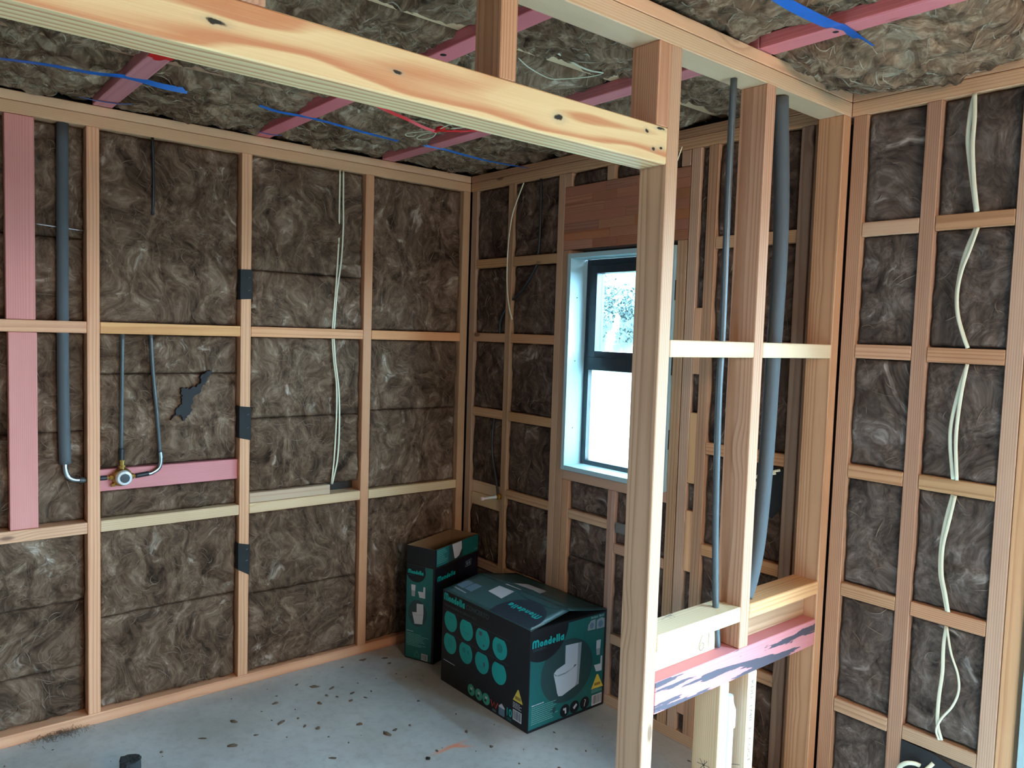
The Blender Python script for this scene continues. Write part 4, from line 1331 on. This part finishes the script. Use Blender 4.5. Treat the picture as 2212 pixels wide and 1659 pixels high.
# ================================================================== CARTONS
M['carton'] = plain('black_printed_carton', (10, 13, 20), .5, noise_amt=.25, noise_scale=8)
M['kraft'] = plain('brown_inside_of_carton', (128, 98, 66), .85)
PM['worn'] = plain('worn_carton_edge', (150, 148, 142), .8)

BX0, BX1, BY0, BY1, BH = .471, 1.088, -.446, -.004, .428
c1_ = empty('toilet_carton', ((BX0 + BX1) / 2, (BY0 + BY1) / 2, 0), 'large black and teal carton, closed with its lid bulging, toilet picture on the end', 'box')
TH = .004
body = []
body.append(box('carton_side', BX0, BX1, BY0, BY0 + TH, 0, BH, M['carton']))
body.append(box('carton_side', BX0, BX1, BY1 - TH, BY1, 0, BH, M['carton']))
body.append(box('carton_side', BX1 - TH, BX1, BY0 + TH, BY1 - TH, 0, BH - .002, M['carton']))
body.append(box('carton_side', BX0, BX0 + TH, BY0 + TH, BY1 - TH, 0, BH - .002, M['carton']))
body.append(box('carton_base', BX0 + TH, BX1 - TH, BY0 + TH, BY1 - TH, 0.001, TH, M['carton']))
ym = -.232


def ztop(x, y):
    """the bulging lid"""
    k = (y - BY0) / (ym - BY0) if y < ym else (BY1 - y) / (BY1 - ym)
    k = max(0, min(1, k))
    rise = .050 - .010 * abs((x - .8) / .3)
    sagx = 1 - .18 * math.sin(math.pi * (x - BX0) / (BX1 - BX0)) * (k > .9)
    return BH + .0015 + rise * (k ** 1.15) * sagx


def flap(y0, y1, zoff=0.):
    nx_, ny_ = 16, 10
    vs, fs = [], []
    for j in range(ny_ + 1):
        for i in range(nx_ + 1):
            x = BX0 - .001 + (BX1 - BX0 + .002) * i / nx_
            y = y0 + (y1 - y0) * j / ny_
            vs.append((x, y, ztop(x, y) + zoff))
    for j in range(ny_):
        for i in range(nx_):
            q = j * (nx_ + 1) + i
            fs.append((q, q + 1, q + nx_ + 2, q + nx_ + 1))
    o_ = mesh('lid_flap', vs, fs, PM['topteal'], None, True)
    md_ = o_.modifiers.new('th', 'SOLIDIFY'); md_.thickness = .003; md_.offset = -1
    return o_


body += [flap(BY0, ym), flap(ym + .0005, BY1)]
body.append(box('inner_flap', BX1 - .16, BX1 - TH, BY0 + .006, BY1 - .006, BH - .004, BH - .001, M['black']))
body.append(box('inner_flap', BX0 + TH, BX0 + .16, BY0 + .006, BY1 - .006, BH - .004, BH - .001, M['black']))
adopt(c1_, *body)

# front face print
fr_ = Face((BX0, BY0, 0), (1, 0, 0), (0, 0, 1), (0, -1, 0))
fr_.logo('cyan', .016, .386, .152, .034)
fr_.text('faint', 'CONCERTO', .180, .390, .029, wide=.165)
fr_.text('faint', 'TOILET REQUIRED IN CARTON 1 OF 2', .016, .360, .013, wide=.24)
fr_.rect('faint', .02, .3425, .49, .3435)
fr_.rect('faint', .02, .2385, .49, .2395)
for j in range(2):
    for i, cx in enumerate((.0675, .188, .3065, .425)):
        cz = (.299 if j == 0 else .196) - .0035 * i * (1 if j else .6)
        fr_.circ('cyan', cx, cz, .049, .049, top=cz + .040, n=40)
        k = j * 4 + i
        L6 = .0007
        if k == 1:
            fr_.strip('dim', [(cx - .02, cz + .012), (cx - .02, cz - .014), (cx + .02, cz - .014), (cx + .02, cz + .002)], .003, L6)
        if k == 2:
            fr_.rect('faint', cx - .026, cz + .010, cx - .004, cz + .028, L6); fr_.strip('dim', [(cx + .004, cz + .014), (cx + .018, cz + .014), (cx + .018, cz - .006)], .003, L6); fr_.circ('faint', cx + .010, cz - .028, .006, lift=L6, n=10)
        if k == 3:
            fr_.circ('dim', cx, cz, .02, lift=L6, n=18)
        if k == 4:
            for q in (-.010, .002, .010):
                fr_.rect('dim', cx + q, cz - .02, cx + q + .003, cz + .024, L6)
        if k == 5:
            fr_.circ('dim', cx - .014, cz + .008, .012, lift=L6, n=14); fr_.rect('dim', cx + .012, cz - .002, cx + .026, cz + .016, L6)
        if k == 6:
            fr_.circ('faint', cx + .016, cz - .004, .007, .011, L6, n=12); fr_.strip('dim', [(cx - .018, cz - .02), (cx + .022, cz - .02)], .003, L6)
        if k == 0:
            fr_.strip('dim', [(cx - .014, cz + .018), (cx + .020, cz + .018), (cx + .020, cz + .010)], .003, L6)
fr_.rect('white', .020, .104, .108, .107)
for i, cx in enumerate((.236, .291, .343)):
    fr_.circ('green', cx, .040, .0255, n=26)
    fr_.rect('white', cx - .006, .042, cx + .008, .052, .0007)
    fr_.rect('black', cx - .010, .028, cx + .002, .038, .0007)
fr_.strip('red', [(.377, .053), (.387, .026), (.399, .048), (.411, .026), (.424, .053)], .006)
fr_.rect('faint', .388, .008, .414, .018)
fr_.poly('white', [(.431, .042), (.431, .048), (.450, .062), (.470, .048), (.470, .042)])
fr_.rect('bluegrey', .431, .010, .470, .041)
fr_.text('cyan', '10', .477, .028, .046, wide=.040, bold=.0012)
fr_.text('dim', 'YEAR', .479, .010, .016, wide=.037)
fr_.poly('yellow', [(.521, .108), (.584, .108), (.556, .160), (.550, .160)])
fr_.rect('ochre', .535, .116, .571, .130, .0007)
fr_.lines('white', .522, .076, .058, .026, 4, 9, .003)
fr_.bars(.523, .026, .056, .044, 5)
fr_.build(None, NM)

# right end print
rg_ = Face((BX1, BY0, 0), (0, 1, 0), (0, 0, 1), (1, 0, 0))
LY = BY1 - BY0
rg_.rect('teal', .004, .012, LY - .012, .416, .0002)
arc_ = [(.004, .416)] + [(.072 + .140 * math.cos(a), .425 + .140 * math.sin(a)) for a in [-math.pi * .5 - .51 + i * (math.pi * .5 + .45) / 24 for i in range(25)]] + [(.2115, .416)]
rg_.poly('black', arc_, .0006)
rg_.circ('shade', .213, .211, .150, .135, .0004, n=60)
rg_.logo('cyan', .015, .350, .168, .032)
rg_.text('faint', 'CONCERTO', .015, .336, .012, wide=.07, lift=.0009)
# toilet: cistern, seat, pan
rg_.poly('white', [(.198, .322), (.272, .317), (.272, .222), (.199, .242)], .0008)
rg_.poly('grey', [(.272, .317), (.293, .315), (.283, .135), (.262, .130), (.272, .222)], .0008)
rg_.poly('white', [(.135, .216), (.150, .229), (.199, .243), (.240, .240), (.258, .228), (.245, .214), (.200, .204), (.155, .203)], .0010)
rg_.poly('white', [(.134, .214), (.155, .201), (.200, .202), (.246, .213), (.272, .226), (.270, .150), (.262, .130), (.220, .118), (.188, .108), (.166, .112), (.158, .128), (.150, .160)], .0009)
rg_.strip('grey', [(.140, .207), (.165, .199), (.205, .201), (.250, .216)], .003, .0012)
rg_.text('white', 'Rimless  Bowl', .345, .403, .014, wide=.078)
rg_.poly('grey', [(.326, .356), (.373, .353), (.373, .398), (.345, .396), (.330, .380)], .0006)
rg_.poly('grey', [(.380, .352), (.431, .350), (.430, .390), (.412, .398), (.382, .392)], .0006)
rg_.circ('bluegrey', .351, .373, .013, .014, .0009, n=18)
rg_.circ('bluegrey', .405, .371, .015, .015, .0009, n=18)
rg_.poly('white', [(.384, .301), (.412, .299), (.409, .262), (.384, .262)], .0006)
rg_.poly('grey', [(.384, .262), (.409, .262), (.407, .232), (.388, .234)], .0006)
rg_.poly('white', [(.414, .225), (.424, .224), (.423, .158), (.388, .161), (.374, .193), (.413, .191)], .0006)
rg_.poly('yellow', [(.361, .087), (.435, .085), (.401, .147), (.393, .147)], .0006)
rg_.rect('ochre', .380, .098, .416, .110, .0009)
rg_.lines('text', .364, .068, .068, .016, 3, 4, .0026)
rg_.bars(.367, .012, .062, .046, 8)
for i, cx in enumerate((.206, .263, .324)):
    rg_.circ('black', cx, .039, .0275, .027, .0007, n=28)
rg_.poly('white', [(.196, .050), (.214, .050), (.216, .026), (.208, .024), (.206, .040), (.197, .042)], .0010)
rg_.poly('white', [(.254, .038), (.272, .052), (.280, .044), (.262, .028)], .0010)
rg_.strip('white', [(.322, .054), (.330, .050), (.324, .036), (.322, .024)], .004, .0010)
rg_.lines('white', .018, .104, .07, .012, 1, 2, .004)
rg_.lines('text', .018, .028, .150, .076, 9, 6, .0030)
rg_.circ('shade', .143, .060, .010, .014, .0008, n=14)
rg_.build(None, NM)

# lid print (follows the bulge)


def lid_print(key, pts, lift, name):
    """polygon on the lid, cut at the ridge so that it follows both flaps"""
    bm = bmesh.new()
    vv = [bm.verts.new((BX0 + a, BY0 + b, 0)) for a, b in pts]
    bm.faces.new(vv)
    for yy in (ym,) + tuple(BY0 + (ym - BY0) * k / 5 for k in range(1, 5)) + tuple(ym + (BY1 - ym) * k / 5 for k in range(1, 5)):
        bmesh.ops.bisect_plane(bm, geom=bm.verts[:] + bm.edges[:] + bm.faces[:], plane_co=(0, yy, 0), plane_no=(0, 1, 0))
    for k in range(1, 16):
        bmesh.ops.bisect_plane(bm, geom=bm.verts[:] + bm.edges[:] + bm.faces[:], plane_co=(BX0 + (BX1 - BX0) * k / 16, 0, 0), plane_no=(1, 0, 0))
    for v_ in bm.verts:
        v_.co.z = ztop(v_.co.x, v_.co.y) + lift
    me = bpy.data.meshes.new(name)
    bmesh.ops.recalc_face_normals(bm, faces=bm.faces)
    bm.to_mesh(me)
    bm.free()
    return link(name, me, None, PM[key])


LP = []
n_ = 30
LP.append(lid_print('topblack', [(.335, .004), (.600, .004)] + [(.468 + .135 * math.cos(a), .045 + .125 * math.sin(a)) for a in [-.3 + i * (math.pi + .6) / n_ for i in range(n_ + 1)]], .0008, 'black_print'))
LP.append(lid_print('shade', [(.44 + .16 * math.cos(2 * math.pi * i / n_), .215 + .055 * math.sin(2 * math.pi * i / n_)) for i in range(n_)], .0005, 'dark_circle_print'))
LP.append(lid_print('white', [(.192, .114), (.200, .225), (.305, .222), (.302, .102)], .0010, 'white_print'))
LP.append(lid_print('white', [(.200, .226), (.222, .330), (.345, .335), (.396, .238), (.305, .223)], .0010, 'grey_print'))
for a in (0, .062):
    LP.append(lid_print('bluegrey', [(.012 + a, .068), (.012 + a, .120), (.020 + a, .130), (.068 + a, .128), (.068 + a, .064)], .0010, 'photo_print'))
LP.append(lid_print('grey', [(.02, .045), (.12, .038), (.12, .046), (.02, .053)], .0010, 'small_text'))
tp_ = Face((BX0, BY0, BH + .024), (1, 0, 0), (0, 1, 0), (0, 0, 1))
tp_.logo('cyan', .372, .076, .190, .030, flip=True)
for key, (vs, fs) in tp_.L.items():
    vs2 = [Vector((v.x, v.y, ztop(v.x, v.y) + .0014 + (v.z - BH - .0248) * .3)) for v in vs]
    LP.append(mesh('turquoise_print', vs2, fs, PM['cyan']))
# scuffed lid corner
LP.append(mesh('scuffed_edge', [(BX1 + .0006, BY0 - .001, BH - .003), (BX1 + .0006, BY0 + .075, BH + .010), (BX1 + .0006, BY0 + .070, BH + .018), (BX1 - .004, BY0 + .035, BH + .010), (BX1 - .006, BY0 + .004, BH + .004)], [(0, 1, 2, 3, 4)], PM['worn']))
flat = [o_ for o_ in bpy.data.objects if o_.parent is None and o_.type == 'MESH' and o_.data.materials and o_.data.materials[0] in list(PM.values())]
adopt(c1_, *[o_ for o_ in flat if o_ not in body])

# ---- tall open carton standing behind it
A_ = Vector((.156, -.446, 0))
UX, SY = Vector((.9336, .3584, 0)), Vector((-.3584, .9336, 0))
WD, DP, H1, H2 = .172, .388, .472, .566
c2_ = empty('cistern_carton', tuple(A_ + UX * WD / 2 + SY * DP / 2), 'tall narrow black and teal carton with its top flaps standing open, in the corner', 'box')


def slab(name, p0, along, outn, ln, z0, z1, mat_out, lean=0.):
    q0, q1 = p0, p0 + along * ln
    inn = -outn * .004
    ld = outn * lean
    vs = [q0 + Vector((0, 0, z0)), q1 + Vector((0, 0, z0)), q1 + ld + Vector((0, 0, z1)), q0 + ld + Vector((0, 0, z1))]
    vs += [v + inn for v in vs]
    o_ = mesh(name, vs, [(0, 1, 2, 3), (7, 6, 5, 4), (0, 4, 5, 1), (1, 5, 6, 2), (2, 6, 7, 3), (3, 7, 4, 0)], mat_out)
    o_.data.materials.append(M['kraft'])
    for i in (1, 4):
        o_.data.polygons[i].material_index = 1
    bm = bmesh.new(); bm.from_mesh(o_.data)
    bmesh.ops.recalc_face_normals(bm, faces=bm.faces)
    bm.to_mesh(o_.data); bm.free()
    return o_


B_ = A_ + UX * WD
parts = []
for (p0, al, on, ln, lean) in ((A_, UX, -SY, WD, .002), (B_, SY, UX, DP, .002), (B_ + SY * DP, -UX, SY, WD, -.004), (A_ + SY * DP, -SY, -UX, DP, .0)):
    parts.append(slab('carton_side', p0, al, on, ln, 0, H1, M['carton']))
    parts.append(slab('top_flap', p0 + al * .001, al, on, ln - .002, H1 + .001, H2, M['carton'], lean))
parts.append(slab('carton_base', A_ + UX * .004 + Vector((0, 0, .001)), SY, UX, DP - .004, 0, .002, M['carton']))
vs = [A_ + UX * .004 + SY * .004, A_ + UX * (WD - .004) + SY * .004, A_ + UX * (WD - .004) + SY * (DP - .004), A_ + UX * .004 + SY * (DP - .004)]
bpy.data.objects.remove(parts.pop())
parts.append(mesh('carton_base', [v + Vector((0, 0, .002)) for v in vs] + [v + Vector((0, 0, .006)) for v in vs], [(3, 2, 1, 0), (4, 5, 6, 7), (0, 1, 5, 4), (1, 2, 6, 5), (2, 3, 7, 6), (3, 0, 4, 7)], M['kraft']))
s1 = Face(tuple(A_), UX, (0, 0, 1), -SY)
s1.rect('teal', .003, .006, .158, .470, .0002)
s1.poly('black', [(.003, .4695)] + [(.057 + .058 * math.cos(a), .440 + .052 * math.sin(a)) for a in [-math.pi * .93 + i * (math.pi * 1.05) / 20 for i in range(21)]] + [(.112, .4695)], .0006)
s1.logo('cyan', .012, .428, .088, .020)
s1.rect('dim', .014, .418, .05, .422, .0006)
s1.poly('white', [(.031, .373), (.057, .374), (.054, .316), (.035, .316)], .0006)
s1.poly('grey', [(.033, .345), (.056, .345), (.054, .316), (.035, .316)], .0008)
s1.poly('white', [(.104, .372), (.115, .373), (.116, .316), (.082, .316), (.072, .345), (.103, .346)], .0006)
s1.circ('shade', .072, .235, .056, .066, .0005, n=30)
s1.poly('white', [(.066, .283), (.106, .286), (.108, .240), (.103, .186), (.056, .180), (.040, .236), (.067, .240)], .0008)
s1.strip('grey', [(.042, .232), (.070, .226), (.104, .232)], .002, .0010)
s1.lines('white', .009, .136, .04, .008, 1, 2, .003)
s1.lines('text', .009, .066, .132, .066, 9, 3, .0026)
s1.strip('green', [(.058, .020), (.073, .046), (.089, .020)], .005, .0006, closed=True)
s1.bars(.100, .008, .038, .032, 6)
s2 = Face(tuple(B_), SY, (0, 0, 1), UX)
s2.logo('cyan', .022, .404, .148, .024)
s2.rect('navy', .200, .200, .384, .466, .0004)
s2.strip('bluegrey', [(.268, .418), (.268, .444), (.322, .448), (.322, .420)], .004, .0008, closed=True)
s2.rect('bluegrey', .276, .424, .293, .440, .0008); s2.rect('bluegrey', .299, .425, .315, .441, .0008)
s3 = Face(tuple(B_ + Vector((0, 0, H1 + .002))), SY, (0, 0, 1), (UX + Vector((0, 0, 0))))
s3.rect('teal', .004, .006, DP - .006, H2 - H1 - .003, .0026)
s3.lines('text', .008, .018, .092, .070, 8, 12, .0026, .0030)
s3.rect('shade', .108, .006, .235, H2 - H1 - .003, .0028)
s3.poly('white', [(.137, .090), (.222, .090), (.226, .052), (.200, .020), (.172, .012), (.160, .016)], .0032)
s3.rect('text', .345, .018, .375, .021, .0030)
before = set(bpy.data.objects)
s1.build(None, NM); s2.build(None, NM); s3.build(None, NM)
parts += [o_ for o_ in bpy.data.objects if o_ not in before]
adopt(c2_, *parts)

# ================================================================== ON THE FLOOR
o = empty('pipe_stub', (.54, -1.80, 0), 'black capped pipe stub rising from the concrete at the front', 'pipe')
pr = []
rg = random.Random(3)
adopt(o, lathe('pipe_run', (.54, -1.80, 0), (0, 0, 1), [(0, .030), (.088, .030)], M['polyb'], None, 20))
vs, fs = [], []
NS = 22
for (zz, rr) in ((.040, .032), (.07, .034), (.098, .033), (.102, .035), (.103, .029), (.101, .012)):
    for k in range(NS):
        a = 2 * math.pi * k / NS
        q = rr * (1 + rg.uniform(-.05, .05)) + (.007 if k == 13 and .09 < zz < .103 else 0)
        vs.append((.54 + q * math.cos(a), -1.80 + q * math.sin(a), zz + rg.uniform(-.002, .002)))
for j in range(5):
    for k in range(NS):
        fs.append((j * NS + k, j * NS + (k + 1) % NS, (j + 1) * NS + (k + 1) % NS, (j + 1) * NS + k))
fs.append(tuple(5 * NS + k for k in range(NS)))
adopt(o, mesh('taped_cap', vs, fs, M['felt']))


def crumb_mesh(items, rg_):
    vs, fs = [], []
    for (x, y, s_, fl) in items:
        m_ = 7
        b = len(vs)
        st = rg_.uniform(0, math.pi)
        el = rg_.uniform(1.2, 2.4)
        ca, sa = math.cos(st), math.sin(st)
        for ring, zz in ((1., .0003), (.75, .5 * fl), (.3, fl)):
            for k in range(m_):
                a = 2 * math.pi * k / m_
                q = s_ * ring * rg_.uniform(.65, 1.25)
                px, py = q * el * math.cos(a), q * math.sin(a)
                vs.append((x + px * ca - py * sa, y + px * sa + py * ca, zz))
        for j in range(2):
            for k in range(m_):
                fs.append((b + j * m_ + k, b + j * m_ + (k + 1) % m_, b + (j + 1) * m_ + (k + 1) % m_, b + (j + 1) * m_ + k))
        fs.append(tuple(b + 2 * m_ + k for k in range(m_)))
    return vs, fs


rg = random.Random(21)
items = []
for _ in range(230):
    x, y = rg.uniform(.05, 1.9), rg.uniform(-2.6, -.05)
    if x < 1.12 and y > -.48:
        continue
    items.append((x, y, rg.choice((.0015, .002, .003, .004, .006, .008)), rg.uniform(.001, .005)))
for (x, y) in ((.30, -1.35), (.42, -1.2), (.36, -1.0), (.55, -1.1), (.62, -.95), (.25, -1.15), (.20, -.95), (.75, -.9), (.48, -1.42)):
    items.append((x, y, rg.uniform(.008, .012), .007))
vs, fs = crumb_mesh(items, rg)
o = mesh('floor_crumbs', vs, fs, plain('brown_wool_crumbs', (96, 82, 66), .95), None, True)
tag(o, 'scattered brown crumbs of wool and sawdust on the concrete floor', 'debris', None, 'stuff')
# tuft of wool against the bottom plate
vs, fs = [], []
for k in range(260):
    x, y, z = .006 + abs(rg.gauss(0, .022)), -1.93 + rg.gauss(0, .05), abs(rg.gauss(0, .008)) + .001
    a, l = rg.uniform(0, 2 * math.pi), rg.uniform(.01, .03)
    b = len(vs)
    for i in range(4):
        tt = i / 3
        px, py, pz = max(.003, x + math.cos(a + tt) * l * tt), y + math.sin(a + tt) * l * tt, z + .006 * math.sin(math.pi * tt)
        vs += [(px, py, pz), (px + .001, py + .001, pz + .0008)]
    fs += [(b + 2 * i, b + 2 * i + 1, b + 2 * i + 3, b + 2 * i + 2) for i in range(3)]
o = mesh('wool_tuft', vs, fs, M['fibre2'])
tag(o, 'tuft of loose wool lying against the left wall bottom plate', 'wool tuft', None, 'stuff')
o = sweep('floor_pebble', [(1.0, -.875, .004), (1.012, -.868, .006)], .012, .010, M['felt'], None, (0, 0, 1), 8, 3)
tag(o, 'small black lump on the floor by the orange spray mark', 'lump')
